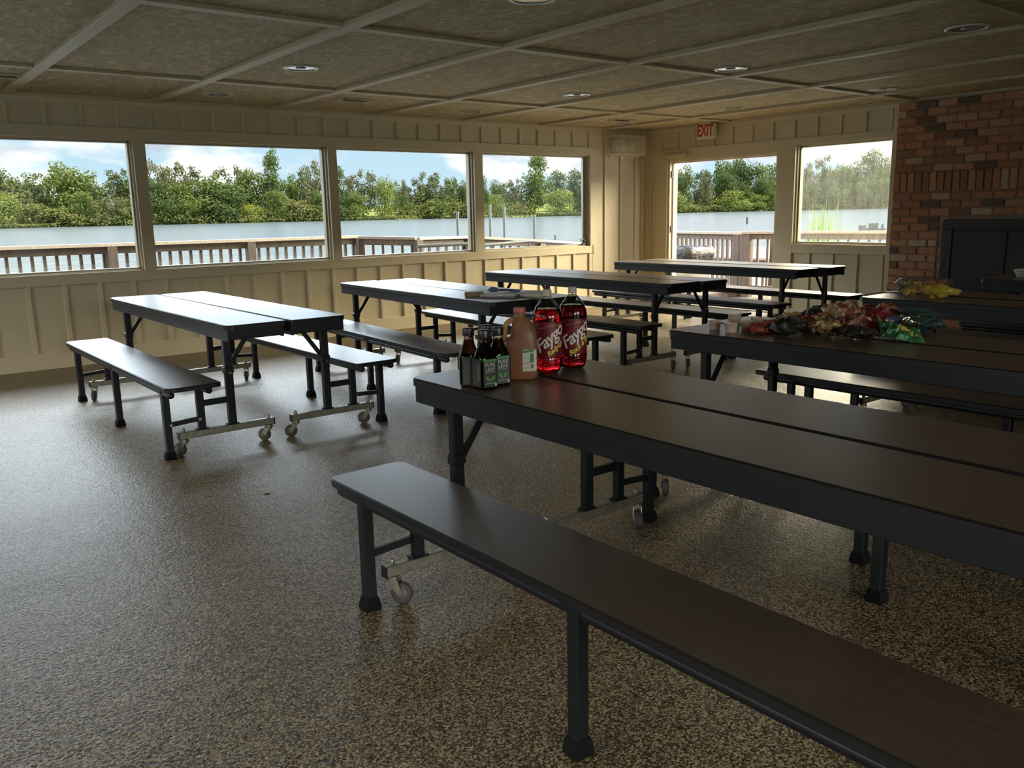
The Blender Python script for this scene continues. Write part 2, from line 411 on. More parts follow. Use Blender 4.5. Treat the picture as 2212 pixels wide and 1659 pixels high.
# door wall trim
yb = [-0.29 - .3035 * i for i in range(12)]
tb = batten_mesh('batten', 2.345 - 2.12, axis='y'); place_many(tb, wr, [(0, y, 2.12) for y in yb if y > -3.66])
bb = batten_mesh('batten', .765 - .08, axis='y'); place_many(bb, wr, [(0, y, .08) for y in (-2.36, -2.69, -3.0, -3.31, -3.62)])
MB().box(-.022, .001, -3.72, 0, 2.345, ZC, c=.002).build('top_board', M_TRIM, wr)
MB().box(-.022, .001, -9, -3.72, 2.345, ZC, c=.002).build('top_board', M_TRIM, wr)
MB().box(-.024, .001, -3.68, -.22, 2.045, 2.125, c=.003).build('header_board', M_TRIM, wr)
MB().box(-.020, .001, DY0, DY1, DZ - .012, 2.046, c=.003).build('door_head_casing', M_TRIM, wr)
MB().box(-.024, .001, -3.68, -2.455, .763, .872, c=.003).build('sill_board', M_TRIM, wr)
MB().box(-.020, .001, -3.68, -2.30, 0, .08, c=.003).build('base_board', M_TRIM, wr)
MB().box(-.024, .001, -2.455, -2.205, 0, 2.046, c=.003).build('mullion', M_TRIM, wr)
MB().box(-.024, .001, -.43, -.22, 0, 2.046, c=.003).build('casing', M_TRIM, wr)
MB().box(-.018, .001, -.135, -.095, 0.0, 2.345, c=.003).build('batten', M_TRIM, wr)
MB().box(-.020, .001, -.09, 0, 0, 2.40, c=.003).build('corner_board', M_TRIM, wr)
MB().box(-.035, .001, -3.755, -3.668, 0, 2.36, c=.003).build('corner_board', M_TRIM, wr)

# doorway frame with stops and threshold
d = MB()
for (p, q) in ((DY0, DY0 + .03), (DY1 - .03, DY1)): d.box(.002, WT + .01, p, q, 0, DZ, c=.003)
d.box(.002, WT + .01, DY0, DY1, DZ - .03, DZ, c=.003)
door = d.build('door_1', M_TRIM); door['kind'] = 'structure'
ds = MB()
for (p, q) in ((DY0 + .03, DY0 + .045), (DY1 - .045, DY1 - .03)): ds.box(.06, .10, p, q, 0, DZ - .03, c=.002)
ds.box(.06, .10, DY0 + .03, DY1 - .03, DZ - .045, DZ - .03, c=.002).build('door_stop', M_TRIM, door)
MB().box(-.02, WT + .06, DY0 + .03, DY1 - .03, .0, .014, c=.003).build('threshold', M_GALV, door)
hg = MB()
for z in (.25, 1.0, 1.75): hg.box(.03, .05, DY1 - .036, DY1 - .029, z, z + .09).cyl((.04, DY1 - .04, z), (.04, DY1 - .04, z + .09), .007, n=8)
hg.build('hinge', mat('dull_steel', (.3, .29, .27), .4, metal=.8), door)
clo = empty('door_closer', (-.024, -.59, 2.015))
tag(clo, 'beige box shaped door closer above the left side of the open doorway', 'door closer')
MB().box(-.055, 0, -.20, .20, 0, .045, c=.006).build('closer_body', M_TRIM, clo)
MB().box(-.075, -.055, -.20, -.165, -.012, .055, c=.004).build('closer_bracket', M_TRIM, clo)
MB().box(-.012, -.002, .14, .235, -.006, 0).build('closer_arm', mat('bronze_arm', (.18, .14, .08), .4, metal=.6), clo)

# ceiling battens: one object each, cross pieces between the long ones
cx = [-11.5, -10.31, -9.12, -7.94, -6.74, -5.56, -4.36, -3.17, -1.98, -0.85]
cyl_ = [-1.48, -3.87, -6.25, -8.64, -11.0]
for x in cx:
    MB().box(x - .045, x + .045, YS, -.02, ZC - .028, ZC + .002, c=.004).build('ceiling_batten', M_CBAT, ceil)
edges = [XW] + cx + [0]
for y in cyl_:
    for a, b in zip(edges[:-1], edges[1:]):
        a2 = a + .045 if a != XW else a; b2 = b - .045 if b != 0 else b
        MB().box(a2, b2, y - .045, y + .045, ZC - .022, ZC + .002, c=.004).build('ceiling_batten', M_CBAT, ceil)
MB().box(XW, 0, -.05, -.02, ZC - .03, ZC, c=.004).build('ceiling_edge', M_CBAT, ceil)
MB().box(-.05, -.02, YS, -.05, ZC - .03, ZC, c=.004).build('ceiling_edge', M_CBAT, ceil)

# recessed ceiling lights
M_RING = mat('white_trim_ring', (.62, .60, .54), .3)
M_BAFF = mat('satin_reflector', (.30, .29, .27), .22, metal=.9)
lt = empty('recessed_light')
rg = MB(); rg.lathe([(.098, 0), (.100, -.004), (.094, -.009), (.082, -.008), (.080, -.001)], 36, cap=(False, False)); rg.build('trim_ring', M_RING, lt)
rf = MB(); rf.lathe([(.081, -.004), (.066, -.0022), (.045, -.0012), (.002, -.0008)], 32, cap=(False, False)); rf.build('reflector', M_BAFF, lt)
lb = MB(); lb.lathe([(.030, -.0016), (.027, -.006), (.014, -.009), (.001, -.0095)], 20, cap=(False, False)); lb.build('bulb', mat('unlit_frosted_bulb', (.35, .35, .33), .3), lt)
index_kids(lt)
LP = [(-6.33, -2.36, 'unlit recessed ceiling light in the second ceiling panel from the left edge'),
      (-6.35, -0.68, 'unlit recessed ceiling light nearest the window wall, above the second window'),
      (-3.50, -0.64, 'unlit recessed ceiling light near the window wall above the wide third window'),
      (-3.45, -2.30, 'unlit recessed ceiling light with a pale ring, near the middle of the room'),
      (-3.41, -4.08, 'unlit recessed ceiling light with bright ring, up right of the EXIT sign'),
      (-1.09, -2.34, 'unlit recessed ceiling light just in front of the doorway and EXIT sign'),
      (-1.09, -4.10, 'unlit recessed ceiling light in front of the brick chimney top'),
      (-3.39, -5.92, 'unlit recessed ceiling light near the top right, its reflector glinting'),
      (-6.24, -4.98, 'unlit recessed ceiling light cut by the top edge of the view'),
      (-1.08, -0.62, 'unlit recessed ceiling light in the corner above the wire-caged lamp')]
for i, (x, y, lab) in enumerate(LP):
    o = lt if i == 0 else copy_tree(lt)
    o.location = (x, y, ZC); o.scale = (1.36, 1.36, 1.2); tag(o, lab, 'ceiling light', 'recessed ceiling lights')
# ceiling vents
vt = empty('ceiling_vent')
v = MB(); 
for (a, b, c_, e_) in ((-.16, .16, -.09, -.075), (-.16, .16, .075, .09), (-.16, -.145, -.09, .09), (.145, .16, -.09, .09)): v.box(a, b, c_, e_, -.016, 0, c=.002)
v.build('vent_frame', M_TRIM, vt)
MB().box(-.145, .145, -.075, .075, -.003, 0).build('vent_recess', mat('vent_dark', (.16, .08, .05), .8), vt)
for k in range(6):
    s_ = MB(); s_.add([(-.145, -.066 + k * .024, -.009), (.145, -.066 + k * .024, -.009), (.145, -.054 + k * .024, -.002), (-.145, -.054 + k * .024, -.002)], [(0, 1, 2, 3)])
    s_.build('slat', M_TRIM, vt)
index_kids(vt)
for i, (x, y, lab) in enumerate([(-5.12, -.95, 'rectangular slatted ceiling vent above the gap between second and third windows'),
                                 (-1.38, -.88, 'rectangular slatted ceiling vent near the far corner of the room'),
                                 (-8.10, -.90, 'rectangular slatted ceiling vent cut by the left edge of the view')]):
    o = vt if i == 0 else copy_tree(vt); o.location = (x, y, ZC); tag(o, lab, 'vent', 'ceiling vents')

# ------------------------------------------------------------------ text helper
def text_mb(s_, size, depth=.001, shear=0.0, spacing=1.0, bold=0.0):
    cu = bpy.data.curves.new('lettering', 'FONT'); cu.body = s_; cu.size = size; cu.extrude = depth; cu.shear = shear; cu.offset = bold
    cu.space_character = spacing; cu.align_x = 'CENTER'; cu.align_y = 'CENTER'; cu.resolution_u = 3
    o = bpy.data.objects.new('lettering', cu); COL.objects.link(o)
    dg = bpy.context.evaluated_depsgraph_get(); dg.update()
    me = bpy.data.meshes.new_from_object(o.evaluated_get(dg))
    mb = MB(); mb.add([tuple(v_.co) for v_ in me.vertices], [tuple(p.vertices) for p in me.polygons])
    bpy.data.objects.remove(o); bpy.data.curves.remove(cu); bpy.data.meshes.remove(me)
    return mb
def map_mb(mb, f):
    mb.v = [tuple(f(Vector(v_))) for v_ in mb.v]; return mb

# exit sign (hangs off the ceiling in front of the door wall)
ex = empty('exit_sign', (-.10, -1.165, 2.215)); tag(ex, 'white EXIT sign with red letters hanging above the doorway', 'sign')
MB().box(-.025, .025, -.155, .155, 0, .19, c=.010).build('sign_body', M_WHITEP, ex)
MB().box(-.029, -.0245, -.135, .135, .018, .172, c=.002).build('sign_face', mat('sign_face_white', (.72, .69, .6), .35), ex)
tx = text_mb('EXIT', .190, .001, 0, 1.02, .0055); map_mb(tx, lambda p: Vector((-.0305 - p.z, -p.x * .66, .095 + p.y * 1.05)))
tx.build('lettering', mat('sign_red', (.55, .03, .02), .4), ex)
MB().box(-.04, .04, -.10, .10, .19, .205, c=.003).build('ceiling_mount', M_WHITEP, ex)

# wire-caged emergency lamp
ca = empty('emergency_light', (-.50, -.024, 2.19)); tag(ca, 'beige emergency light inside a white wire cage in the far corner', 'lamp')
MB().box(-.20, .20, -.075, 0, -.075, .075, c=.012).build('lamp_box', M_WHITEP, ca)
for sx in (-.09, .09):
    h = MB(); h.lathe([(.028, 0), (.045, .03), (.050, .055), (.046, .062)], 18, M=Matrix.Translation((sx, -.075, .0)) @ Matrix.Rotation(PI / 2, 4, 'X')); h.build('lamp_head', M_WHITEP, ca)
M_WIRE = mat('white_wire', (.80, .77, .66), .35)
cg = MB(); X0, X1, Z0, Z1, D0 = -.30, .30, -.14, .14, -.20
for i in range(19):
    x = X0 + .03 + (X1 - X0 - .06) * i / 18; cg.tube([(x, 0, Z1), (x, D0 + .03, Z1 - .01), (x, D0, Z1 - .03), (x, D0, Z0 + .03), (x, D0 + .03, Z0 + .01), (x, 0, Z0)], .0030, 4)
for i in range(11):
    z = Z0 + .03 + (Z1 - Z0 - .06) * i / 10; cg.tube([(X0, 0, z), (X0 + .02, D0 + .03, z), (X0 + .05, D0, z), (X1 - .05, D0, z), (X1 - .02, D0 + .03, z), (X1, 0, z)], .0030, 4)
for k in range(5):
    y = D0 + .04 + k * .035; cg.tube([(X0, y, Z0 + .02), (X0, y, Z1 - .02), (X1, y, Z1 - .02), (X1, y, Z0 + .02), (X0, y, Z0 + .02)], .0028, 4)
for x in (-.2, 0, .2):
    for z in (Z0 - .012, Z1 + .012): cg.box(x - .022, x + .022, -.006, 0, z - .016, z + .016)
cg.build('wire_cage', M_WIRE, ca)
# outlet
ot = empty('wall_outlet', (-.60, -.001, .38)); tag(ot, 'painted wall outlet box low in the far corner', 'outlet')
MB().box(-.035, .035, -.012, 0, -.055, .055, c=.003).build('outlet_plate', M_TRIM, ot)
so = MB()
for z in (-.02, .02): so.box(-.016, .016, -.014, -.012, z - .013, z + .013, c=.001)
so.build('socket', M_REVEAL, ot)
# charger box and cord at the window corner
dv = empty('window_device', (-1.175, .035, ZS + .015)); tag(dv, 'dark grey gadget standing on the sill at the right of the fourth window', 'device')
MB().box(-.035, .03, -.02, .02, 0, .035, c=.006).build('device_base', mat('dark_grey_plastic', (.05, .055, .06), .4), dv)
MB().box(-.022, .028, -.018, .018, .035, .082, c=.006).build('device_head', mat('grey_plastic', (.08, .085, .09), .4), dv)
dl = MB(); dl.lathe([(.012, 0), (.014, .006), (.008, .01)], 14, M=Matrix.Translation((-.0, -.018, .058)) @ Matrix.Rotation(PI / 2, 4, 'X')); dl.build('device_lens', M_BLACK, dv)
cp = [(-1.14, .03, .87), (-1.10, .0, .865), (-1.05, -.03, .85), (-1.055, -.028, .74), (-1.07, -.026, .62), (-1.06, -.026, .52), (-1.045, -.026, .4), (-1.06, -.026, .25), (-1.09, -.026, .1), (-1.04, -.03, .03)]
def smooth_path(P, n=6):
    P = [Vector(p) for p in P]; R_ = []
    for i in range(len(P) - 1):
        p0 = P[max(i - 1, 0)]; p1 = P[i]; p2 = P[i + 1]; p3 = P[min(i + 2, len(P) - 1)]
        for k in range(n):
            t = k / n; R_.append(.5 * ((2 * p1) + (p2 - p0) * t + (2 * p0 - 5 * p1 + 4 * p2 - p3) * t * t + (3 * p1 - p0 - 3 * p2 + p3) * t ** 3))
    return R_ + [P[-1]]
tag(MB().tube(smooth_path(cp), .0032, 6).build('power_cord', mat('beige_cord', (.36, .31, .21), .5)), 'thin cord running from the window gadget down the wall', 'cord')

# ------------------------------------------------------------------ brick chimney and hearth
M_MORT = NTm = mat('mortar', (.25, .19, .145), .9)
t = NT(M_MORT); t.bump(t.noise(t.coord('Object'), 60, 4), .5, .004)
def brick_mat():
    m = mat('fired_brick', (.35, .15, .09), .85); t = NT(m)
    oi = t.n('ShaderNodeObjectInfo'); ge = t.n('ShaderNodeNewGeometry')
    a = t.n('ShaderNodeMath', operation='ADD'); t.l(oi.outputs['Random'], a.inputs[0]); t.l(ge.outputs['Random Per Island'], a.inputs[1])
    f = t.n('ShaderNodeMath', operation='FRACT'); t.l(a.outputs[0], f.inputs[0])
    c = t.ramp(f.outputs[0], [(0, (.17, .105, .075)), (.06, (.14, .09, .07)), (.10, (.33, .165, .095)), (.45, (.43, .205, .115)), (.75, (.49, .245, .14)), (.92, (.50, .29, .17)), (.98, (.52, .41, .26))])
    c.node.color_ramp.interpolation = 'LINEAR'
    n = t.noise(t.coord('Generated'), 6, 5, .6); n2 = t.ramp(n, [(.3, g3(.72)), (.7, g3(1.12))])
    mx = t.n('ShaderNodeMix', data_type='RGBA', blend_type='MULTIPLY'); mx.inputs['Factor'].default_value = 1
    t.l(c, mx.inputs['A']); t.l(n2, mx.inputs['B']); t.l(mx.outputs['Result'], t.b.inputs['Base Color'])
    t.bump(t.noise(t.coord('Object'), 70, 4), .5, .004); return m
M_BRICK = brick_mat()
rng = random.Random(5)
def brick_mesh(L_, H_, D_=.09):
    mb = MB(); mb.box(-D_, 0, -L_ / 2, L_ / 2, 0, H_, c=.006)
    mb.v = [(x + rng.uniform(-.004, .004), y + rng.uniform(-.004, .004), z + rng.uniform(-.003, .003)) for x, y, z in mb.v]
    o = mb.build('brick', M_BRICK); me = o.data; bpy.data.objects.remove(o); return me
FULL = [brick_mesh(.200, .068) for _ in range(6)]; HALF = [brick_mesh(.093, .068) for _ in range(3)]
SOLD = [brick_mesh(.068, .198) for _ in range(5)]
fp = empty('brick_chimney', (0, -3.745, 0)); tag(fp, 'floor to ceiling red brick chimney breast with raised brick hearth', 'fireplace')
FY = -3.745
Y_END = -6.9
MB().box(-.079, 0, Y_END - FY, 0.0, 0.0, 2.36).build('mortar_backing', M_MORT, fp)
FBY0, FBY1, FBZ = -5.62, -4.33, 1.155     # firebox opening (world y), top
count = 0; extra = MB(); place = []
def put(me, x, y, z):
    place.append((me, x, y - FY, z))
z = 0.385; row = 0
rows = []
while z < 2.33:
    if abs(z - 1.427) < .03:
        y = -3.745
        k = 0
        while y > Y_END:
            put(SOLD[k % 5], -.012 + rng.uniform(-.003, .003), y - .036, z + .004); y -= .079; k += 1
        z += .211; row += 1; continue
    y = -3.745 + rng.uniform(-.003, .006); first = row % 2
    while y > Y_END:
        if first: l = .093; me = HALF[rng.randrange(3)]; first = 0
        else: l = .200; me = FULL[rng.randrange(6)]
        c_ = y - l / 2
        lo, hi = c_ - l / 2, c_ + l / 2
        if z < FBZ - .01 and hi > FBY0 and lo < FBY1:
            if lo < FBY1 and hi > FBY1 and hi - FBY1 > .05: me = HALF[rng.randrange(3)]; put(me, -.045 + .045, hi - .047, z)
        else:
            put(me, rng.uniform(-.006, .002), c_ + rng.uniform(-.002, .002), z)
        y -= l + .011
    z += .0815; row += 1
place.sort(key=lambda p: p[2], reverse=True)
for i, (me, x, y, z) in enumerate(place):
    if y < -2.35 and i > 200:
        o = None
    if i < 290:
        b = bpy.data.objects.new('brick', me); COL.objects.link(b); b.parent = fp; b.location = (x, y, z)
    else:
        extra.add([(v_.co.x + x, v_.co.y + y, v_.co.z + z) for v_ in me.vertices], [tuple(p.vertices) for p in me.polygons])
if extra.v:
    o = extra.build('brick_field', M_BRICK, fp); o['kind'] = 'stuff'
# hearth
ht = empty('brick_hearth', (-.045, -3.70, 0)); tag(ht, 'low brick hearth step at the foot of the chimney', 'hearth')
MB().box(-.42, -.05, Y_END + 3.70, -.012, 0, .29).build('mortar_core', M_MORT, ht)
for r in range(4):
    y = -.0 - (.0 if r % 2 else .05); zz = .006 + r * .0815 * .96
    while y > Y_END + 3.70:
        b = bpy.data.objects.new('brick', FULL[rng.randrange(6)]); COL.objects.link(b); b.parent = ht; b.location = (-.345, y - .10, zz); y -= .211
    for k in range(2):   # left side of the hearth
        b = bpy.data.objects.new('brick', (FULL if k == 0 else HALF)[rng.randrange(3)]); COL.objects.link(b); b.parent = ht
        b.rotation_euler = (0, 0, -PI / 2); b.location = (-.18 + k * .155 if r % 2 else -.335 + k * .21, -.09, zz)
MB().box(-.44, -.005, Y_END + 3.70, 0.0, .322, .365, c=.006).build('hearth_slab', mat('brown_hearth_tile', (.16, .10, .07), .6), ht)
# black firebox cover with panels
M_IRON = mat('charcoal_sheet_metal', (.019, .021, .020), .5)
fc = empty('firebox_cover', (-.081, -4.33, .366)); tag(fc, 'charcoal metal cover with framed doors closing the firebox opening', 'fireplace cover')
W_ = FBY0 - FBY1
MB().box(-.035, 0, W_, 0, 0, FBZ - .366, c=.004).build('cover_panel', M_IRON, fc)
cf = MB(); H_ = FBZ - .366
cf.box(-.055, -.034, W_, 0, H_ - .10, H_, c=.003).box(-.055, -.034, -.10, 0, 0, H_ - .101, c=.003).box(-.055, -.034, W_, W_ + .1, 0, H_ - .101, c=.003)
cf.build('cover_frame', M_IRON, fc)
for a, b in ((-.115, -.635), (-.65, -1.17)):
    MB().box(-.050, -.034, b, a, .02, H_ - .115, c=.004).build('door_panel', mat('charcoal_door_panel', (.017, .019, .018), .45), fc)
hb = MB(); hb.box(-.075, -.05, -.66, -.60, .18, .21, c=.003); hb.build('latch', M_BLACK, fc)
MB().box(-.060, -.05, -.045, -.035, .30, .36).build('hinge_pin', M_BLACK, fc)

# ------------------------------------------------------------------ folding bench tables
HT = .737; HB = .432; LT = 2.46
def make_unit():
    """local frame: x = outwards from the table's centre seam, y = along the table"""
    root = empty('bench_table')
    # top with black edge moulding
    P = rrect(.002, .356, 0, LT, .012, .045, .045, .012)
    Pi = rrect(.008, .350, .006, LT - .006, .010, .040, .040, .010)
    mb = MB(); mb.prism(P, HT - .028, HT - .004, 0)
    n = len(P); vs = [(x, y, HT - .004) for x, y in P] + [(x, y, HT) for x, y in Pi]
    mb.add(vs, [(i, (i + 1) % n, n + (i + 1) % n, n + i) for i in range(n)], 0, True)
    mb.add(vs, [tuple(range(n, 2 * n))], 1)
    mb.build('tabletop', [M_EDGE, M_LAM], root)
    ap = MB()
    for (a, b, c_, d_) in ((.325, .343, .022, LT - .022), (.012, .026, .022, LT - .022)): ap.box(a, b, c_, d_, HT - .092, HT - .028, c=.003)
    for (c_, d_) in ((.022, .038), (LT - .038, LT - .022)): ap.box(.02, .335, c_, d_, HT - .085, HT - .028, c=.003)
    ap.build('apron_frame', M_FRAME, root)
    # bench
    P = rrect(.402, .702, 0, LT, .030, .045, .045, .030); Pi = rrect(.407, .697, .005, LT - .005, .026, .041, .041, .026)
    mb = MB(); mb.prism(P, HB - .025, HB - .004, 0); n = len(P)
    vs = [(x, y, HB - .004) for x, y in P] + [(x, y, HB) for x, y in Pi]
    mb.add(vs, [(i, (i + 1) % n, n + (i + 1) % n, n + i) for i in range(n)], 0, True); mb.add(vs, [tuple(range(n, 2 * n))], 1)
    mb.build('bench_seat', [M_EDGE, M_LAM], root)
    for x in (.462, .668):
        r = MB(); r.cyl((x, .045, HB - .045), (x, LT - .045, HB - .045), .019, n=12)
        for y in (.045, LT - .045): r.lathe([(.019, 0), (.016, .008), (.008, .014), (.001, .015)], 12, M=Matrix.Translation((x, y, HB - .045)) @ Matrix.Rotation(PI / 2 if y < 1 else -PI / 2, 4, 'X'), cap=(False, False))
        r.build('bench_rail', M_FRAME, root)
    def sq(name, x, y, z0, z1, w=.040, w2=None, foot=False):
        m_ = MB(); m_.box(x - w / 2, x + w / 2, y - (w2 or w) / 2, y + (w2 or w) / 2, z0 + (.03 if foot else 0), z1, c=.004)
        o = m_.build(name, M_FRAME, root)
        if foot:
            f = MB(); a, b = w / 2 + .002, w / 2 + .008
            vs = [(x + sx * q, y + sy * q, zz) for zz, q in ((0, b), (.016, b), (.045, a)) for sx, sy in ((-1, -1), (1, -1), (1, 1), (-1, 1))]
            fs = [(3, 2, 1, 0), (8, 9, 10, 11)]
            for k in (0, 4): fs += [(k + i, k + (i + 1) % 4, k + 4 + (i + 1) % 4, k + 4 + i) for i in range(4)]
            f.add(vs, fs).build('rubber_foot', M_RUB, o)
        return o
    for y in (.19, LT / 2, LT - .19):       # outer bench legs reach the floor
        sq('leg', .662, y, 0, HB - .04, foot=True)
        MB().box(.63, .692, y - .035, y + .035, HB - .052, HB - .03, c=.003).build('leg_bracket', M_FRAME, root)
    for s_, y in ((1, .20), (-1, LT - .20)):
        sq('leg', .292, y, .135, HT - .03, .046, .034)
        sq('leg', .470, y, .135, HB - .03, .042, .032)
        MB().box(.31, .455, y - .013, y + .013, .272, .305, c=.004).build('cross_bar', M_FRAME, root)
        MB().bar((.485, y - s_ * .012, .205), (.650, y - s_ * .012, .195), .012, .026).build('link_bar', M_FRAME, root)
        MB().bar((.28, y + s_ * .02, .475), (.125, y + s_ * .02, HT - .045), .010, .026).build('diagonal_brace', M_FRAME, root)
        kn = MB(); kn.box(.262, .322, y - .022, y + .022, .438, .482, c=.008); kn.build('fold_hinge', M_FRAME, root)
        for (bx, bz) in ((.292, .445), (.486, .205), (.648, .195)):
            MB().cyl((bx, y - s_ * .016, bz), (bx, y - s_ * .030, bz), .0085, n=8).build('bolt', M_CHROME, root)
        bm_ = MB(); bm_.box(.045, .605, y - .016, y + .016, .100, .140, c=.003)
        bm_.build('caster_beam', M_GALV, root)
        MB().box(.041, .046, y - .017, y + .017, .099, .141).box(.604, .609, y - .017, y + .017, .099, .141).build('end_cap', M_BLACK, root)
        for px_ in (.292, .470): MB().box(px_ - .034, px_ + .034, y - .020, y + .020, .140, .148, c=.002).build('leg_foot_plate', M_FRAME, root)
    index_kids(root)
    return root
def make_casters(root, seed, lay):
    r_ = random.Random(seed); rz = root.rotation_euler.z; near_is_low = abs(rz) < 1.5
    for y in (.20, LT - .20):
        for x in (.075, .575):
            end = 'near' if (y < 1) == near_is_low else 'far'
            a = math.radians(lay.get(end, 232)) + r_.uniform(-.25, .25) - rz
            M = Matrix.Translation((x, y, 0)) @ Matrix.Rotation(a, 4, 'Z')
            c = bpy.data.objects.new('caster', CASTER); COL.objects.link(c); c.parent = root; c.matrix_local = M
            for nm, me in (('wheel', WHEEL), ('hub', HUBM), ('swivel_nut', NUT)):
                q = bpy.data.objects.new(nm, me); COL.objects.link(q); q.parent = c
def keep(mb, name, m):
    o = mb.build(name, m); me = o.data; bpy.data.objects.remove(o); return me
fk = MB(); fk.cyl((0, 0, .088), (0, 0, .100), .022, n=14)
for sy in (-1, 1):
    fk.add([(-.022, sy * .019, .088), (.022, sy * .019, .088), (.040, sy * .019, .036), (.026, sy * .019, .030), (-.022, sy * .016, .088), (.022, sy * .016, .088), (.040, sy * .016, .036), (.026, sy * .016, .030)],
           [(0, 1, 2, 3), (7, 6, 5, 4), (0, 4, 5, 1), (1, 5, 6, 2), (2, 6, 7, 3), (3, 7, 4, 0)])
fk.box(-.022, .022, -.019, .019, .084, .089)
CASTER = keep(fk, 'caster', M_GALV)
YR = Matrix.Translation((.032, 0, .038)) @ Matrix.Rotation(PI / 2, 4, 'X')
wh = MB(); wh.lathe([(.026, -.013), (.033, -.0135), (.0375, -.009), (.038, 0), (.0375, .009), (.033, .0135), (.026, .013)], 24, M=YR, cap=(True, True)); WHEEL = keep(wh, 'wheel', M_WHEEL)
hu = MB(); hu.lathe([(.024, -.0145), (.024, .0145)], 18, M=YR); hu.cyl((.032, -.021, .038), (.032, .021, .038), .006, n=8); HUBM = keep(hu, 'hub', M_HUB)
nu = MB(); nu.cyl((0, 0, .140), (0, 0, .150), .011, n=6, smooth=False); nu.lathe([(.009, .150), (.008, .157), (.004, .163), (.0005, .164)], 12, cap=(False, False)); NUT = keep(nu, 'swivel_nut', M_GALV)

unit = make_unit()
# (seam x at near end, near-end y, heading of the +y axis, side, label)
T = [
 (-7.310, -4.025, 0.0, 'A', 'folding bench table nearest the left edge, its bench toward the left'),
 (-7.296, -4.045, -0.004, 'B', 'folding bench table joined behind the leftmost one, bench on its right side'),
 (-5.602, -4.185, -3.9, 'A', 'folding bench table with notebooks on it, the half nearer the camera'),
 (-5.596, -4.225, -3.9, 'B', 'rear half of the table with the notebooks, bench on its far side'),
 (-3.795, -4.110, 0.0, 'A', 'left half of the empty table standing behind the notebook table'),
 (-3.783, -4.145, 0.0, 'B', 'right half of the empty table with scuffed end, behind the notebook table'),
 (-1.850, -3.985, -0.5, 'A', 'left half of the farthest table in front of the open doorway'),
 (-1.795, -4.040, -0.5, 'B', 'right half of the farthest table, its bench closest to the doorway'),
 (-7.375, -8.480, 0.0, 'A', 'nearest folding bench table, dark brown bench filling the lower right'),
 (-7.362, -8.520, 0.0, 'B', 'rear half of the drinks table, seam running beside the soda bottles'),
 (-5.768, -8.305, 0.6, 'A', 'near half of the table with sauce cups and snack bags'),
 (-5.745, -8.270, 0.6, 'B', 'far half of the snack bag table, hidden partly by the bags'),
 (-3.790, -8.170, 0.0, 'A', 'near half of the table holding the yellow cookie packet'),
 (-3.735, -8.120, 0.0, 'B', 'far half of the table under the clear fruit tray'),
 (-1.940, -8.120, 0.0, 'A', 'dark table half at the right edge in front of the firebox'),
 (-1.925, -8.070, 0.0, 'B', 'rear half of the right edge table holding the white foam bowl'),
]
units = [unit] + [copy_tree(unit) for _ in T[1:]]
for i, (sx, ny, ang, side, lab) in enumerate(T):
    u = units[i]; th = math.radians(ang)
    d_ = Vector((math.sin(-th), math.cos(th), 0))     # along the table away from the near end
    if side == 'B': u.location = (sx, ny, 0); u.rotation_euler = (0, 0, th)
    else:
        p = Vector((sx, ny, 0)) + d_ * LT; u.location = p; u.rotation_euler = (0, 0, th + PI)
    tag(u, lab, 'table', 'folding bench tables')
    make_casters(u, 40 + i, {0: {'near': 142}, 1: {'near': 150}, 2: {'near': 140, 'far': 140}, 8: {'far': -40}, 11: {'far': -40}}.get(i, {}))
# ------------------------------------------------------------------ drinks on the near table
ZT = HT + .0005
def glassy(name, col, rough=.02, ior=1.34):
    return mat(name, col, rough, Transmission_Weight=1.0, IOR=ior)
def transluc(name, col, k=.5, rough=.4):
    m = mat(name, col, rough); t = NT(m)
    tr = t.n('ShaderNodeBsdfTranslucent'); tr.inputs[0].default_value = (*col, 1)
    mx = t.n('ShaderNodeMixShader'); mx.inputs[0].default_value = k
    t.l(t.b.outputs[0], mx.inputs[1]); t.l(tr.outputs[0], mx.inputs[2]); t.l(mx.outputs[0], t.out.inputs[0]); return m
M_RED = glassy('red_soda', (.78, .012, .02)); M_DRED = glassy('dark_soda', (.22, .006, .010))
M_TEA = glassy('brown_tea', (.30, .085, .018)); M_CAPW = mat('off_white_cap', (.42, .39, .31), .4)
M_LABR = transluc('red_label_film', (.20, .010, .018), .35); M_LETW = mat('label_white', (.62, .56, .50), .5); M_LETY = mat('label_yellow', (.62, .52, .06), .5)
M_LETO = mat('label_dull_orange', (.40, .16, .08), .5)
M_JUG = transluc('cloudy_juice_jug', (.33, .155, .075), .45, .35); M_JUGH = transluc('cloudy_plastic_handle', (.62, .40, .16), .6, .35)  # handle paler and yellower: light on it is mixed into its colour
M_TEALAB = mat('dark_tea_label', (.014, .022, .018), .4); M_GREEN = mat('label_green', (.04, .17, .04), .5); M_LGREEN = mat('label_leaf_green', (.07, .20, .04), .5)
M_LETG = mat('label_grey_white', (.42, .45, .40), .5); M_PAPER = mat('label_paper', (.55, .52, .42), .6)

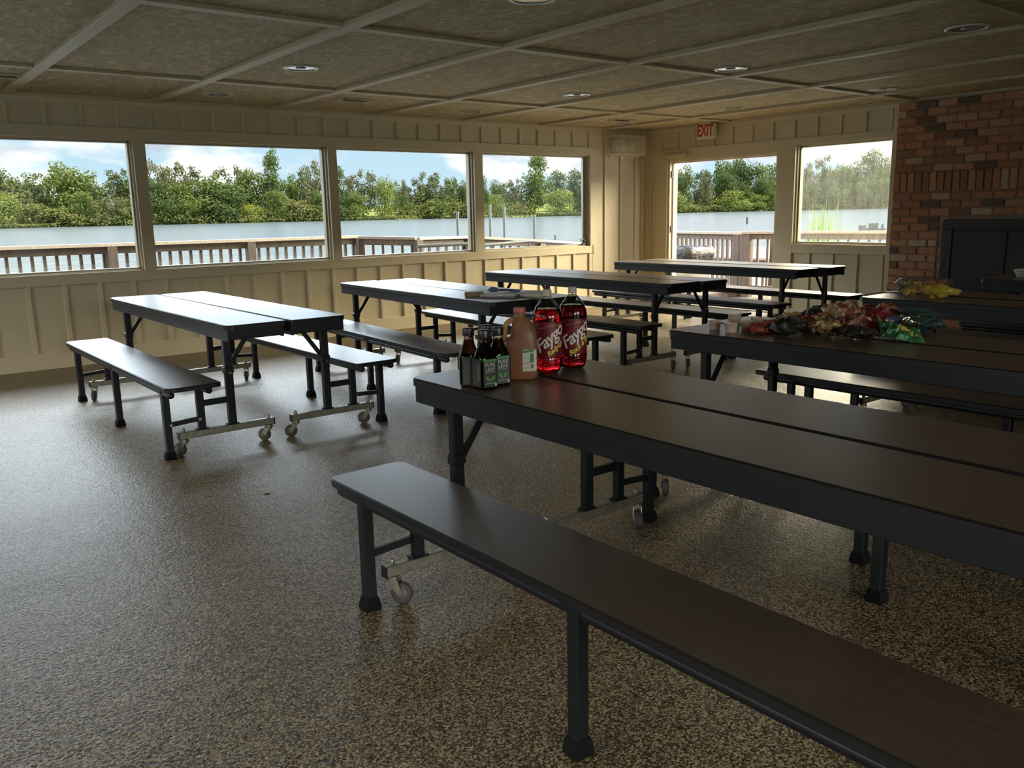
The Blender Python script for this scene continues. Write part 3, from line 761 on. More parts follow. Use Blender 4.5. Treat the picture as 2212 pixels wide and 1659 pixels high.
def wrap_on(mb, r, az, zc, tilt=0.0, dx=0.0, lift=.0006, rf=None):
    """bend flat lettering (x right, y up as read from outside) round a vertical cylinder"""
    ct, st_ = math.cos(tilt), math.sin(tilt)
    def f(p):
        x = p.x * ct - p.y * st_ + dx; y = p.x * st_ + p.y * ct
        a = az + x / r; rr = (rf(zc + y) if rf else r) + lift + p.z
        return (rr * math.cos(a), rr * math.sin(a), zc + y)
    return map_mb(mb, f)
def subdivide_long(mb, maxl):
    """split long edges of flat lettering so it can be bent"""
    bm = bmesh.new(); vs = [bm.verts.new(v_) for v_ in mb.v]
    for f in mb.f:
        try: bm.faces.new([vs[i] for i in f])
        except ValueError: pass
    bmesh.ops.triangulate(bm, faces=bm.faces[:])
    for _ in range(2):
        es = [e_ for e_ in bm.edges if e_.calc_length() > maxl]
        if es: bmesh.ops.subdivide_edges(bm, edges=es, cuts=1); bmesh.ops.triangulate(bm, faces=bm.faces[:])
    bm.verts.index_update()
    o = MB(); o.add([tuple(v_.co) for v_ in bm.verts], [tuple(v_.index for v_ in f.verts) for f in bm.faces]); bm.free(); return o

def soda(loc, az, liquid, word2, label, fill=.232):
    s = empty('soda_bottle', loc); tag(s, label, 'bottle', 'large soda bottles')
    R0 = .0535
    def lobes(t_, r, z):
        if z > .034: return r
        k = (1 - z / .034); return r * (1 - .16 * k * (.5 - .5 * math.cos(5 * t_)))
    prof = [(.030, .0), (.043, .002), (.0505, .012), (.0528, .026), (R0, .040), (R0, .055), (.0525, .058), (.0525, .186), (R0, .190), (R0, .205), (.0500, .222), (.0425, .240), (.031, .256), (.0205, .268), (.0150, .276), (.0145, .284)]
    MB().lathe(prof, 50, rf=lobes, cap=(True, False)).build('bottle_body', M_PET, s)
    li = [(r - .0012, max(z, .0012)) for r, z in prof if z < fill]
    r_f = li[-1][0]; li.append((r_f - .003, fill))
    MB().lathe(li, 50, rf=lobes).build('soda', liquid, s)
    LB = MB().lathe([(R0 + .0002, .057), (R0 + .0006, .060), (R0 + .0006, .186), (R0 + .0002, .189)], 50, cap=(False, False)).build('label_wrap', M_LABR, s)
    c = MB(); c.lathe([(.0165, .280), (.0165, .282), (.0155, .284), (.0155, .300), (.0145, .3025), (.001, .303)], 36, rf=lambda t_, r, z: r + (.0004 * math.cos(18 * t_) if .283 < z < .301 else 0)); c.build('bottle_cap', M_CAPW, s)
    MB().lathe([(.0165, .270), (.018, .272), (.0165, .274)], 28, cap=(False, False)).build('neck_ring', M_CAPW, s)
    # brand lettering climbing to the right, then the flavour
    def put(txt, size, dx, zc, tilt, m_, depth=.0004, shear=.35, bold=0):
        tb_ = subdivide_long(text_mb(txt, size, depth, shear, .9, size * .016), .012)
        return wrap_on(tb_, R0 + .001, az, zc, tilt, dx, .0012).build('lettering', m_, LB)
    o1 = put('Faygo', .062, -.002, .130, math.radians(38), M_LETW)
    o1.data.transform(Matrix.Identity(4))
    put(word2, .026, .019, .092, math.radians(38), M_LETY)
    put('CAFFEINE FREE', .009, .016, .176, math.radians(5), M_LETO, shear=0)
    put('12.5 FL OZ', .006, -.028, .168, math.radians(10), M_LETO, shear=0)
    return s
CAMAZ = math.radians(233)
soda((-7.302, -6.298, ZT), CAMAZ + .12, M_RED, 'Redpop', 'bright red two litre soda bottle, left of the two tall bottles')
soda((-7.172, -6.292, ZT), CAMAZ + .16, M_DRED, 'Rock & Rye', 'dark red two litre soda bottle, right of the two tall bottles', .236)

# juice jug with hollow handle
jg = empty('juice_jug', (-7.450, -6.322, ZT), CAMAZ + PI / 2); tag(jg, 'brownish orange plastic juice jug with handle and pink cap', 'jug')
# local x points to the right as seen from the camera, local y away from it
def sup(a, b, p, n=32, cx_=0, cy_=0):
    P = []
    for i in range(n):
        t_ = 2 * PI * i / n; c, s_ = math.cos(t_), math.sin(t_)
        P.append((cx_ + a * math.copysign(abs(c) ** (2 / p), c), cy_ + b * math.copysign(abs(s_) ** (2 / p), s_)))
    return P
def loft(rings, mi=0, smooth=True, cap=(True, True)):
    mb = MB(); n = len(rings[0][0]); vs = [(x, y, z) for P, z in rings for x, y in P]; fs = []
    for k in range(len(rings) - 1):
        for i in range(n): fs.append((k * n + i, k * n + (i + 1) % n, (k + 1) * n + (i + 1) % n, (k + 1) * n + i))
    mb.add(vs, fs, mi, smooth)
    if cap[0]: mb.add(vs[:n], [tuple(range(n))[::-1]], mi)
    if cap[1]: mb.add(vs[-n:], [tuple(range(n))], mi)
    return mb
rings = []
for z, x0, x1, b, p in [(0, -.046, .050, .042, 3), (.004, -.053, .056, .048, 3.5), (.012, -.057, .060, .050, 4), (.10, -.057, .060, .050, 4), (.125, -.056, .060, .050, 4), (.140, -.049, .060, .049, 3.6), (.152, -.036, .059, .048, 3.2), (.165, -.030, .057, .046, 3), (.180, -.029, .053, .043, 2.8), (.195, -.027, .046, .038, 2.6), (.208, -.024, .034, .030, 2.3), (.218, -.021, .022, .021, 2), (.228, -.0195, .0195, .0195, 2), (.234, -.019, .019, .019, 2)]:
    rings.append((sup((x1 - x0) / 2, b, p, 40, (x0 + x1) / 2 - 0), z))
loft(rings).build('jug_body', M_JUG, jg)
hp = smooth_path([(-.018, 0, .206), (-.034, 0, .204), (-.048, 0, .192), (-.053, 0, .172), (-.054, 0, .150), (-.050, 0, .130)], 6)
hm = MB(); hr = []
for i, p in enumerate(hp):
    tdir = (hp[min(i + 1, len(hp) - 1)] - hp[max(i - 1, 0)]).normalized(); nrm = Vector((tdir.z, 0, -tdir.x))
    for k in range(14):
        a = 2 * PI * k / 14; hr.append(p + nrm * (.0095 * math.cos(a)) + Vector((0, 1, 0)) * (.014 * math.sin(a)))
hm.add(hr, [(i * 14 + k, i * 14 + (k + 1) % 14, (i + 1) * 14 + (k + 1) % 14, (i + 1) * 14 + k) for i in range(len(hp) - 1) for k in range(14)], 0, True)
hm.build('jug_handle', M_JUGH, jg)
MB().lathe([(.0205, .232), (.0215, .234), (.0215, .248), (.020, .251), (.001, .2515)], 36, rf=lambda t_, r, z: r + .0003 * math.cos(20 * t_)).build('jug_cap', mat('dusty_pink_cap', (.36, .10, .085), .45), jg)
# label on the right of the front face
def jy(x): return -.0503 if x < .045 else -.0503 + (x - .045) * .9
lab = MB(); nx = 8
for i in range(nx):
    x0 = .006 + (.055 - .006) * i / nx; x1 = .006 + (.055 - .006) * (i + 1) / nx
    lab.add([(x0, jy(x0) - .0008, .030), (x1, jy(x1) - .0008, .036), (x1, jy(x1) - .0008, .112), (x0, jy(x0) - .0008, .103)], [(0, 1, 2, 3)], 0)
lo = lab.build('nutrition_label', M_PAPER, jg)
gb = MB(); gb.add([(.006, jy(.006) - .0012, .096), (.045, jy(.045) - .0012, .101), (.045, jy(.045) - .0012, .110), (.006, jy(.006) - .0012, .1035)], [(0, 1, 2, 3)])
gb.add([(.032, jy(.032) - .0012, .062), (.045, jy(.045) - .0012, .064), (.045, jy(.045) - .0012, .098), (.032, jy(.032) - .0012, .094)], [(0, 1, 2, 3)])
gb.build('label_print', M_GREEN, lo)
ln = MB()
for k in range(12):
    z = .042 + k * .0043; w1 = .030 if k % 4 else .031; h_ = .0006 if k % 4 else .0014
    ln.add([(.009, jy(.009) - .0013, z), (w1, jy(w1) - .0013, z + .002), (w1, jy(w1) - .0013, z + .002 + h_), (.009, jy(.009) - .0013, z + h_)], [(0, 1, 2, 3)])
for k in range(9):
    x = .034 + k * .0012; ln.add([(x, jy(x) - .0013, .042), (x + .0006, jy(x) - .0013, .042), (x + .0006, jy(x) - .0013, .058), (x, jy(x) - .0013, .058)], [(0, 1, 2, 3)])
ln.build('label_print', M_BLACK, lo)

# four square tea bottles
def tea_bottle():
    t_ = empty('tea_bottle')
    def ring(h, z, p=5): return (sup(h, h, p, 40), z)
    rs = [ring(.026, 0), ring(.0305, .003), ring(.0325, .009, 6), ring(.0325, .050, 6), ring(.0325, .098, 6), ring(.0325, .106, 5), ring(.030, .116, 4), ring(.0255, .130, 3), ring(.0205, .144, 2.5), ring(.0170, .156, 2), ring(.0155, .166, 2), ring(.0150, .178, 2)]
    loft(rs, cap=(True, False)).build('bottle_body', thin_glass('clear_tea_glass', 0, (.80, .76, .68)) if 'clear_tea_glass' not in bpy.data.materials else bpy.data.materials['clear_tea_glass'], t_)
    li = [([(x * .955, y * .955) for x, y in P], max(z, .002)) for P, z in rs if z < .16] + [ (sup(.0150, .0150, 2, 40), .162)]
    loft(li).build('tea', M_TEA, t_)
    c = MB(); c.lathe([(.0195, .172), (.0200, .174), (.0200, .196), (.0190, .1985), (.001, .199)], 36, rf=lambda a, r, z: r + (.0003 * math.cos(24 * a) if .173 < z < .197 else 0)); c.build('bottle_cap', M_BLACK, t_)
    # labels on three sides; local -y side is the front
    for k, a in enumerate((0, PI / 2, -PI / 2, PI)):
        M = Matrix.Rotation(a, 4, 'Z')
        q = MB(); q.box(-.0262, .0262, -.0336, -.0330, .010, .104, M=M)
        lo_ = q.build('label', M_TEALAB, t_)
        if k in (0, 3):
            b = MB(); b.box(-.0262, .0262, -.0340, -.0336, .094, .104, M=M); b.build('label_band', M_GREEN, lo_)
            for s_, z, sz in (('PURE', .0845, .0165), ('LEAF', .0700, .0165), ('REAL BREWED TEA', .0605, .0042), ('UNSWEETENED', .0225, .0055)):
                tb_ = text_mb(s_, sz, .0002, 0, 1.05); map_mb(tb_, lambda p: M @ Vector((p.x, -.0340 - p.z, z + p.y))); tb_.build('lettering', M_LETG, lo_)
            for sx in (-1, 1):
                lf = MB(); P = []
                for i in range(9):
                    u = i / 8; wd = .0055 * math.sin(PI * u) ** .8
                    P.append((u, wd))
                ang = math.radians(50)
                pts = [(u * .024, wv) for u, wv in P] + [(u * .024, -wv) for u, wv in P[-2:0:-1]]
                vs = [M @ Vector((sx * (.002 + x * math.cos(ang) - y * math.sin(ang)), -.0341, .030 + x * math.sin(ang) + y * math.cos(ang))) for x, y in pts]
                lf.add(vs, [tuple(range(len(vs)))]); lf.build('leaf_print', M_LGREEN, lo_)
            m_ = MB(); m_.box(.0175, .0245, -.0341, -.0336, .012, .022, M=M); m_.build('label_mark', M_LETG, lo_)
        else:
            tx_ = MB()
            for j in range(7):
                x = -.020 + j * .0036; h_ = .05 + .02 * math.sin(j * 2.3)
                tx_.box(x, x + .0011, -.0339, -.0336, .016, .016 + h_, M=M)
            tx_.box(.008, .020, -.0339, -.0336, .03, .085, M=M); tx_.build('fine_print', mat('dim_print', (.10, .105, .09), .6) if 'dim_print' not in bpy.data.materials else bpy.data.materials['dim_print'], lo_)
    index_kids(t_); return t_
tea0 = tea_bottle()
TB = [(-7.655, -6.385, 267, 'front tea bottle, nearest of the four with black caps'),
      (-7.663, -6.308, 328, 'leftmost tea bottle of the four, its ingredient side toward the camera'),
      (-7.582, -6.364, 262, 'rightmost tea bottle of the four, touching the juice jug'),
      (-7.572, -6.290, 250, 'rearmost tea bottle of the four, mostly hidden behind the others')]
for i, (x, y, a, lab) in enumerate(TB):
    o = tea0 if i == 0 else copy_tree(tea0); o.location = (x, y, ZT); o.rotation_euler = (0, 0, math.radians(a + 90)); tag(o, lab, 'bottle', 'tea bottles')

# ------------------------------------------------------------------ sauce cups
M_CUP = mat('waxed_paper_cup', (.50, .40, .31), .5); M_SAUCE = mat('brown_dip', (.10, .045, .02), .3)
def cup():
    c = empty('sauce_cup')
    MB().lathe([(.020, 0), (.0245, .001), (.0265, .010), (.0318, .0430), (.0335, .0438), (.0338, .0455), (.0325, .0462), (.0310, .0448), (.0250, .006), (.001, .004)], 36, cap=(True, False)).build('cup_body', M_CUP, c)
    index_kids(c); return c
c0 = cup()
CU = [(-5.995, -6.025, 0, 'leftmost sauce cup, standing alone near the table corner'),
      (-6.030, -6.148, 0, 'front sauce cup nearest the table edge, beside the red packets'),
      (-5.835, -6.020, 0, 'lower cup of the small stack behind the front sauce cup'),
      (-5.835, -6.020, .013, 'upper cup of the small stack behind the front sauce cup'),
      (-5.915, -6.150, 0, 'sauce cup just right of the front one'),
      (-5.775, -6.110, 0, 'rightmost sauce cup, partly hidden by the others')]
for i, (x, y, z, lab) in enumerate(CU):
    o = c0 if i == 0 else copy_tree(c0); o.location = (x, y, ZT + z); o.rotation_euler = (0, 0, i * 1.3); tag(o, lab, 'cup', 'paper sauce cups')

# ------------------------------------------------------------------ snack bags
def foil(name, stops, rough=.22, metal=.30, angle=0.0, scale=1.0):
    """printed foil: colour bands across the bag plus wobbly edges"""
    m = mat(name, stops[0][1], rough, metal=metal); t = NT(m)
    c = t.n('ShaderNodeTexCoord'); mp = t.n('ShaderNodeMapping'); t.l(c.outputs['Generated'], mp.inputs[0]); mp.inputs['Rotation'].default_value = (0, 0, angle)
    sp_ = t.n('ShaderNodeSeparateXYZ'); t.l(mp.outputs[0], sp_.inputs[0])
    n = t.noise(c.outputs['Generated'], 5 * scale, 3)
    a = t.n('ShaderNodeMath', operation='MULTIPLY_ADD'); t.l(n, a.inputs[0]); a.inputs[1].default_value = .35; t.l(sp_.outputs[0], a.inputs[2])
    a2 = t.n('ShaderNodeMath', operation='SUBTRACT'); t.l(a.outputs[0], a2.inputs[0]); a2.inputs[1].default_value = .17
    col = t.ramp(a2.outputs[0], stops); col.node.color_ramp.interpolation = 'EASE'; t.l(col, t.b.inputs['Base Color'])
    t.bump(t.noise(t.coord('Object'), 38, 5, .65), .8, .008); return m
def bag_mesh(L_, W_, H_, seed, crumple=.012, flat=.35, nx=22, ny=14):
    """a crumpled pillow bag with crimped flat ends, lying on z = 0"""
    r_ = random.Random(seed); off = Vector((r_.uniform(-50, 50), r_.uniform(-50, 50), r_.uniform(-50, 50)))
    def pt(i, j, side):
        u = i / nx * 2 - 1; v_ = j / ny * 2 - 1
        e = max(0, 1 - abs(u) ** 3.5) ** .6 * max(0, 1 - abs(v_) ** 2.6) ** .6
        x = u * L_ / 2; y = v_ * W_ / 2 * (1 - .10 * e)
        z = H_ * .5 * e * side
        p = Vector((x, y, z)); q = Vector((x * 16, y * 16, side * .7)) + off
        n1 = noise.noise(q); n2 = .5 - abs(noise.noise(q * 1.6)) * 2; n3 = abs(noise.noise(q * 3.3))
        p.z += (n1 * 1.6 + n2 * 1.5) * crumple * (.35 + e) + (-n3 * crumple * 1.3) * side
        p.x += noise.noise(q * 1.7 + Vector((9, 0, 0))) * crumple * .9; p.y += noise.noise(q * 1.7 + Vector((0, 9, 0))) * crumple * .9
        if abs(u) > .9: p.z += crumple * .35 * math.sin(v_ * 22 + seed) + (abs(u) - .9) * H_ * 1.5 * math.sin(seed * 1.7 + (u > 0) * 2)
        return p
    top_ = [[pt(i, j, 1) for j in range(ny + 1)] for i in range(nx + 1)]
    bot_ = [[pt(i, j, -1) for j in range(ny + 1)] for i in range(nx + 1)]
    for i in range(nx + 1):
        for j in range(ny + 1):
            if i in (0, nx) or j in (0, ny):
                m_ = (top_[i][j] + bot_[i][j]) / 2; top_[i][j] = m_ + Vector((0, 0, .0006)); bot_[i][j] = m_ - Vector((0, 0, .0006))
            if bot_[i][j].z > top_[i][j].z - .001: bot_[i][j].z = top_[i][j].z - .001
    zmin = min(min(p.z for p in row) for row in bot_)
    mb = MB(); vs = []
    for g in (top_, bot_):
        for row in g:
            for p in row: vs.append((p.x, p.y, p.z - zmin))
    n1 = (nx + 1) * (ny + 1); fs = []
    for i in range(nx):
        for j in range(ny):
            a = i * (ny + 1) + j; b = a + ny + 1
            fs.append((a, b, b + 1, a + 1)); fs.append((n1 + a, n1 + a + 1, n1 + b + 1, n1 + b))
    for i in range(nx):
        a = i * (ny + 1); b = a + ny + 1; fs.append((a, n1 + a, n1 + b, b)); a += ny; b += ny; fs.append((a, b, n1 + b, n1 + a))
    for j in range(ny):
        fs.append((j, j + 1, n1 + j + 1, n1 + j)); a = nx * (ny + 1) + j; fs.append((a, n1 + a, n1 + a + 1, a + 1))
    mb.add(vs, fs, 0, False)
    return mb, top_, zmin
def snack(name, label, cat, group, loc, rot, dims, seed, m, text=None, crumple=.012, extra_text=None):
    mb, top_, zmin = bag_mesh(*dims, seed, crumple)
    o = empty(name, loc); o.rotation_euler = tuple(math.radians(a) for a in rot); tag(o, label, cat, group)
    b = mb.build('bag_body', m, o)
    nx, ny = len(top_) - 1, len(top_[0]) - 1
    def surf(x, y):
        fu = (x / (dims[0] / 2) + 1) / 2 * nx; fv = (y / (dims[1] / 2) + 1) / 2 * ny
        i = min(max(int(fu), 0), nx - 1); j = min(max(int(fv), 0), ny - 1); a, c = fu - i, fv - j
        z = (top_[i][j].z * (1 - a) * (1 - c) + top_[i + 1][j].z * a * (1 - c) + top_[i][j + 1].z * (1 - a) * c + top_[i + 1][j + 1].z * a * c)
        return z - zmin
    def patch(poly_mb, mm, nm, lift):
        q = subdivide_long(poly_mb, .008); map_mb(q, lambda p: Vector((p.x, p.y, surf(p.x, p.y) + lift + p.z))); q.build(nm, mm, b)
    if text:
        for (s_, size, dx_, dy_, ang, mm) in text:
            ca_, sa_ = math.cos(math.radians(ang)), math.sin(math.radians(ang))
            if s_ == 'OVAL' or s_ == 'BOX':
                P = [(size[0] * math.cos(2 * PI * k / 24), size[1] * math.sin(2 * PI * k / 24)) for k in range(24)] if s_ == 'OVAL' else [(-size[0], -size[1]), (size[0], -size[1]), (size[0], size[1]), (-size[0], size[1])]
                g = MB(); vs = [(0, 0, 0)] + [(x, y, 0) for x, y in P]; k_ = len(P)
                g.add(vs, [(0, 1 + i, 1 + (i + 1) % k_) for i in range(k_)])
                for _ in range(2): g = subdivide_long(g, .010)
                map_mb(g, lambda p: Vector((p.x * ca_ - p.y * sa_ + dx_, p.x * sa_ + p.y * ca_ + dy_, p.z))); patch(g, mm, 'printed_patch', .0016)
            else:
                g = text_mb(s_, size, .0003, 0, .9); map_mb(g, lambda p: Vector((p.x * ca_ - p.y * sa_ + dx_, p.x * sa_ + p.y * ca_ + dy_, p.z))); patch(g, mm, 'lettering', .0030)
    return o
R_ = (.17, .018, .016); O_ = (.24, .075, .03); Y_ = (.34, .24, .07); K_ = (.02, .018, .016); B_ = (.16, .07, .03); G_ = (.03, .15, .05); TN = (.38, .26, .15)
F_red = foil('red_bag_foil', [(0, R_), (.45, (.20, .03, .02)), (.7, O_), (1, R_)]); F_tan = foil('tan_orange_bag_foil', [(0, TN), (.35, TN), (.42, (.34, .08, .03)), (.55, (.34, .08, .03)), (.62, TN), (1, B_)])
F_brown = foil('brown_bag_foil', [(0, B_), (.5, (.10, .035, .02)), (.75, R_), (1, K_)]); F_gold = foil('gold_bag_foil', [(0, (.10, .05, .03)), (.4, (.30, .20, .08)), (.7, Y_), (1, (.12, .07, .03))])
F_olive = foil('olive_yellow_bag_foil', [(0, TN), (.3, (.30, .25, .07)), (.6, (.22, .19, .05)), (1, (.03, .06, .05))]); F_dark = foil('black_bag_foil', [(0, K_), (.6, (.05, .05, .045)), (1, (.12, .09, .06))], .2, .6)
F_silver = mat('silver_foil_lining', (.34, .33, .31), .16, metal=1.0); F_green = foil('green_bag_foil', [(0, (.02, .08, .03)), (.3, G_), (.8, (.04, .19, .06)), (1, (.10, .22, .05))])
F_teal = foil('dark_teal_bag_foil', [(0, (.02, .05, .05)), (.5, (.03, .075, .07)), (1, (.05, .09, .07))], .35, .2); F_blue = foil('blue_white_packet', [(0, (.5, .5, .55)), (.4, (.08, .09, .25)), (1, (.5, .5, .5))])
F_pk = foil('orange_red_packet', [(0, (.27, .04, .02)), (.5, (.33, .08, .03)), (1, (.2, .02, .02))], .3, .2); F_pk2 = foil('crimson_packet', [(0, (.25, .01, .03)), (.5, (.35, .04, .05)), (1, (.22, .01, .02))], .3, .2)
M_LETD = mat('dark_red_print', (.16, .02, .02), .5); M_TANP = mat('tan_print', (.45, .33, .17), .5); M_YELP = mat('sun_yellow_print', (.55, .42, .05), .5); M_REDP = mat('brick_red_print', (.30, .05, .03), .5)
M_GOLDP = mat('tan_gold_print', (.42, .27, .10), .5); M_DULLW = mat('dull_white_print', (.42, .38, .30), .5)
GB = 'snack bags heaped on the table'
# angle 0 = bag's length along +x ; camera looks along azimuth 51 deg, so -38 deg reads left to right
B = [
 ('black and silver opened snack bag at the left front of the heap', (-5.915, -6.400, ZT), (8, -6, -32), (.17, .13, .045), 3, F_dark, None, .013),
 ('olive yellow snack bag behind the black one', (-5.640, -6.215, ZT), (0, 5, -20), (.14, .11, .05), 4, F_olive, None, .013),
 ('dark bag standing up at the back of the heap', (-5.500, -6.265, ZT + .012), (26, -14, -45), (.16, .13, .05), 5, F_dark, None, .014),
 ('red and tan snack bag with upside-down lettering in the middle', (-5.690, -6.400, ZT + .005), (18, 3, -38), (.19, .13, .055), 6, F_red, [('OVAL', (.050, .030), .0, -.020, 4, M_GOLDP), ('Fritos', .036, .002, -.022, 182, M_DULLW)], .011),
 ('tan bag with an orange stripe lying on top of the heap', (-5.560, -6.435, ZT + .045), (24, -8, -30), (.17, .14, .05), 7, F_tan, None, .012),
 ('brown bag with gold front in the heap foreground', (-5.850, -6.560, ZT), (10, 4, -42), (.21, .13, .045), 8, F_gold, None, .014),
 ('gold and brown crumpled bag at the heap front centre', (-5.740, -6.600, ZT + .018), (14, -10, -25), (.20, .14, .05), 9, F_brown, None, .014),
 ('dark red bag with upturned pointed corner', (-5.385, -6.450, ZT + .010), (30, -20, -60), (.15, .12, .05), 10, F_red, None, .015),
 ('shiny red bag at the right back of the heap', (-5.400, -6.545, ZT + .030), (20, -6, -24), (.18, .12, .05), 11, F_red, None, .012),
 ('brown bag with tan oval print, right of the heap centre', (-5.690, -6.640, ZT + .028), (16, 6, -36), (.19, .12, .045), 12, F_brown, [('OVAL', (.055, .024), .0, .004, -2, M_TANP), ('nuts', .026, .0, .004, 0, M_LETD)], .010),
 ('black crumpled bag under the heap front', (-5.870, -6.690, ZT), (4, 0, -38), (.20, .12, .035), 13, F_dark, None, .013),
 ('green bag with yellow sun print at the right front of the heap', (-5.725, -6.800, ZT + .004), (20, 14, -48), (.18, .15, .035), 14, F_green, [('OVAL', (.040, .034), .012, .0, 0, M_YELP), ('BOX', (.020, .027), .010, -.002, 0, M_REDP), ('FUN', .020, .010, -.002, 90, M_YELP), ('ONION', .016, -.045, .015, 80, M_LGREEN)], .011),
 ('small blue and white packet behind the green bag', (-5.440, -6.640, ZT + .028), (30, -10, -20), (.10, .07, .02), 15, F_blue, None, .008),
 ('dark teal flat bag jutting out at the right end of the heap', (-5.330, -6.680, ZT + .055), (4, 4, -30), (.20, .14, .022), 16, F_teal, None, .007),
 ('dark green bag beneath the flat teal bag', (-5.420, -6.760, ZT), (6, 0, -36), (.17, .12, .055), 17, F_teal, None, .010),
 ('brown and red bag at the back of the heap', (-5.440, -6.340, ZT + .020), (24, -4, -36), (.17, .12, .05), 18, F_brown, None, .013),
 ('silver lined bag corner beside the green bag', (-5.600, -6.790, ZT + .052), (26, 12, -60), (.09, .07, .02), 19, F_silver, None, .009),
]
for lab, loc, rot, dims, seed, m, tx_, cr_ in B:
    snack('snack_bag', lab, 'snack bag', GB, loc, rot, dims, seed, m, tx_, cr_)
PK = [(-5.960, -6.225, -30, F_pk, 'orange packet nearest the front sauce cup'), (-5.985, -6.275, -55, F_pk, 'orange red packet at the table edge side of the pile'), (-5.930, -6.290, -15, F_pk2, 'crimson packet lying against the black bag'),
      (-5.770, -6.165, -40, F_pk2, 'crimson packet behind the orange ones'), (-5.720, -6.105, -10, F_pk2, 'dark red packet beside the rightmost sauce cup'), (-5.665, -6.125, -60, F_pk2, 'red packet at the back of the small packet pile'),
      (-5.825, -6.205, 10, F_pk, 'small orange packet in the middle of the packet pile'), (-5.600, -6.130, -35, F_olive, 'small olive packet at the right end of the packets'), (-5.900, -6.225, -70, F_pk2, 'red packet overlapping the orange one')]
for i, (x, y, a, m, lab) in enumerate(PK):
    snack('candy_packet', lab, 'packet', 'small packets beside the sauce cups', (x, y, ZT + (.012 if i in (6, 8) else 0)), (6 * (i % 3), 0, a), (.085, .045, .022), 30 + i, m, None, .006)

# ------------------------------------------------------------------ food on the table by the hearth
tr = empty('fruit_tray', (-3.56, -5.845, ZT), math.radians(-38)); tag(tr, 'clear plastic clamshell tray of cut fruit on the table', 'food tray')
M_CLEAR = thin_glass('clear_tray_plastic', .08, (.95, .95, .95))
a_, b_ = .175, .12
loft([(sup(a_ * .86, b_ * .86, 3.4), 0), (sup(a_ * .88, b_ * .88, 3.4), .004), (sup(a_ * .97, b_ * .97, 3.4), .055), (sup(a_ * 1.05, b_ * 1.06, 3.4), .058)], cap=(True, False)).build('tray_base', M_CLEAR, tr)
loft([(sup(a_ * 1.05, b_ * 1.06, 3.4), .059), (sup(a_ * .98, b_ * .98, 3.4), .063), (sup(a_ * .92, b_ * .92, 3.2), .082), (sup(a_ * .80, b_ * .80, 3.0), .088)], cap=(False, True)).build('tray_lid', M_CLEAR, tr)
fr_ = random.Random(9)
for nm, col, x0, x1, n in (('melon_chunk', (.52, .50, .33), -.14, -.07, 9), ('pineapple_chunk', (.55, .40, .07), -.10, -.02, 11), ('cantaloupe_chunk', (.62, .27, .07), -.03, .07, 14), ('watermelon_chunk', (.55, .05, .05), .08, .14, 10)):
    mm = mat(nm, col, .35, Subsurface_Weight=.2)
    for k in range(n):
        s_ = fr_.uniform(.012, .018); q = MB(); q.box(-s_, s_, -s_, s_, -s_, s_, c=.004, M=Matrix.Rotation(fr_.uniform(0, 6), 4, Vector((fr_.random(), fr_.random(), 1)).normalized()))
        q.build(nm, mm, tr).location = (fr_.uniform(x0, x1), fr_.uniform(-.085, .085), fr_.choice((.024, .036, .058)))
F_cook = foil('yellow_cookie_film', [(0, (.5, .36, .08)), (.30, (.30, .18, .09)), (.45, (.44, .35, .04)), (.75, (.50, .38, .05)), (1, (.6, .45, .12))], .18, .1)
snack('cookie_packet', 'crinkled yellow cookie packet lying in front of the fruit tray', 'packet', None, (-4.00, -6.10, ZT), (0, 0, -42), (.33, .12, .055), 51, F_cook, None, .012)
ck = bpy.data.objects['cookie_packet']
fb = empty('foam_bowl', (-1.99, -5.86, ZT)); tag(fb, 'white foam bowl with printed lid at the right edge of the view', 'bowl')
M_FOAM = mat('white_foam', (.66, .65, .60), .6)
MB().lathe([(.040, 0), (.045, .001), (.060, .035), (.068, .040), (.068, .044), (.058, .040), (.042, .006), (.001, .005)], 36, cap=(True, False)).build('bowl', M_FOAM, fb)
MB().lathe([(.069, .044), (.070, .056), (.062, .062), (.030, .068), (.001, .069)], 36, cap=(True, False)).build('lid', M_FOAM, fb)
wp = MB(); wp.lathe([(.0705, .046), (.0708, .055)], 36, cap=(False, False)); wp.build('printed_band', mat('dull_red_band', (.42, .20, .15), .5), fb)

# ------------------------------------------------------------------ stationery on the second table
ang = math.radians(-38)
M_PAGE = mat('page_edges', (.50, .48, .42), .7); M_COV = mat('grey_green_cover', (.22, .20, .15), .5); M_COV2 = mat('brown_cover', (.10, .06, .05), .5)
def book(name, loc, rz, lx, ly, h, cover, label, cat, page=M_PAGE, spiral=False, group=None):
    o = empty(name, loc, rz); tag(o, label, cat, group)
    MB().box(-lx / 2 + .003, lx / 2 - .003, -ly / 2 + .003, ly / 2 - .003, .002, h - .002).build('pages', page, o)
    MB().box(-lx / 2, lx / 2, -ly / 2, ly / 2, 0, .002).build('back_cover', cover, o)
    MB().box(-lx / 2, lx / 2, -ly / 2, ly / 2, h - .002, h, c=.0005).build('front_cover', cover, o)
    if spiral:
        sp_ = MB(); n = int(lx / .009)
        for i in range(n):
            x = -lx / 2 + .008 + i * (lx - .016) / (n - 1)
            sp_.tube([(x, -ly / 2 + .006, h + .0005), (x, -ly / 2 - .003, h + .001), (x, -ly / 2 - .004, h / 2), (x, -ly / 2 - .003, -.0000), (x, -ly / 2 + .004, .000)], .0008, 4)
        sp_.build('spiral_binding', M_CHROME, o)
    else: MB().box(-lx / 2 - .0005, -lx / 2 + .002, -ly / 2, ly / 2, 0, h, c=.0005).build('spine', cover, o)
    return o
book('spiral_notebook', (-5.655, -3.895, ZT + .0012), math.radians(-58), .26, .17, .018, M_COV, 'spiral bound notebook lying nearest the table edge', 'notebook', M_COV2, True)
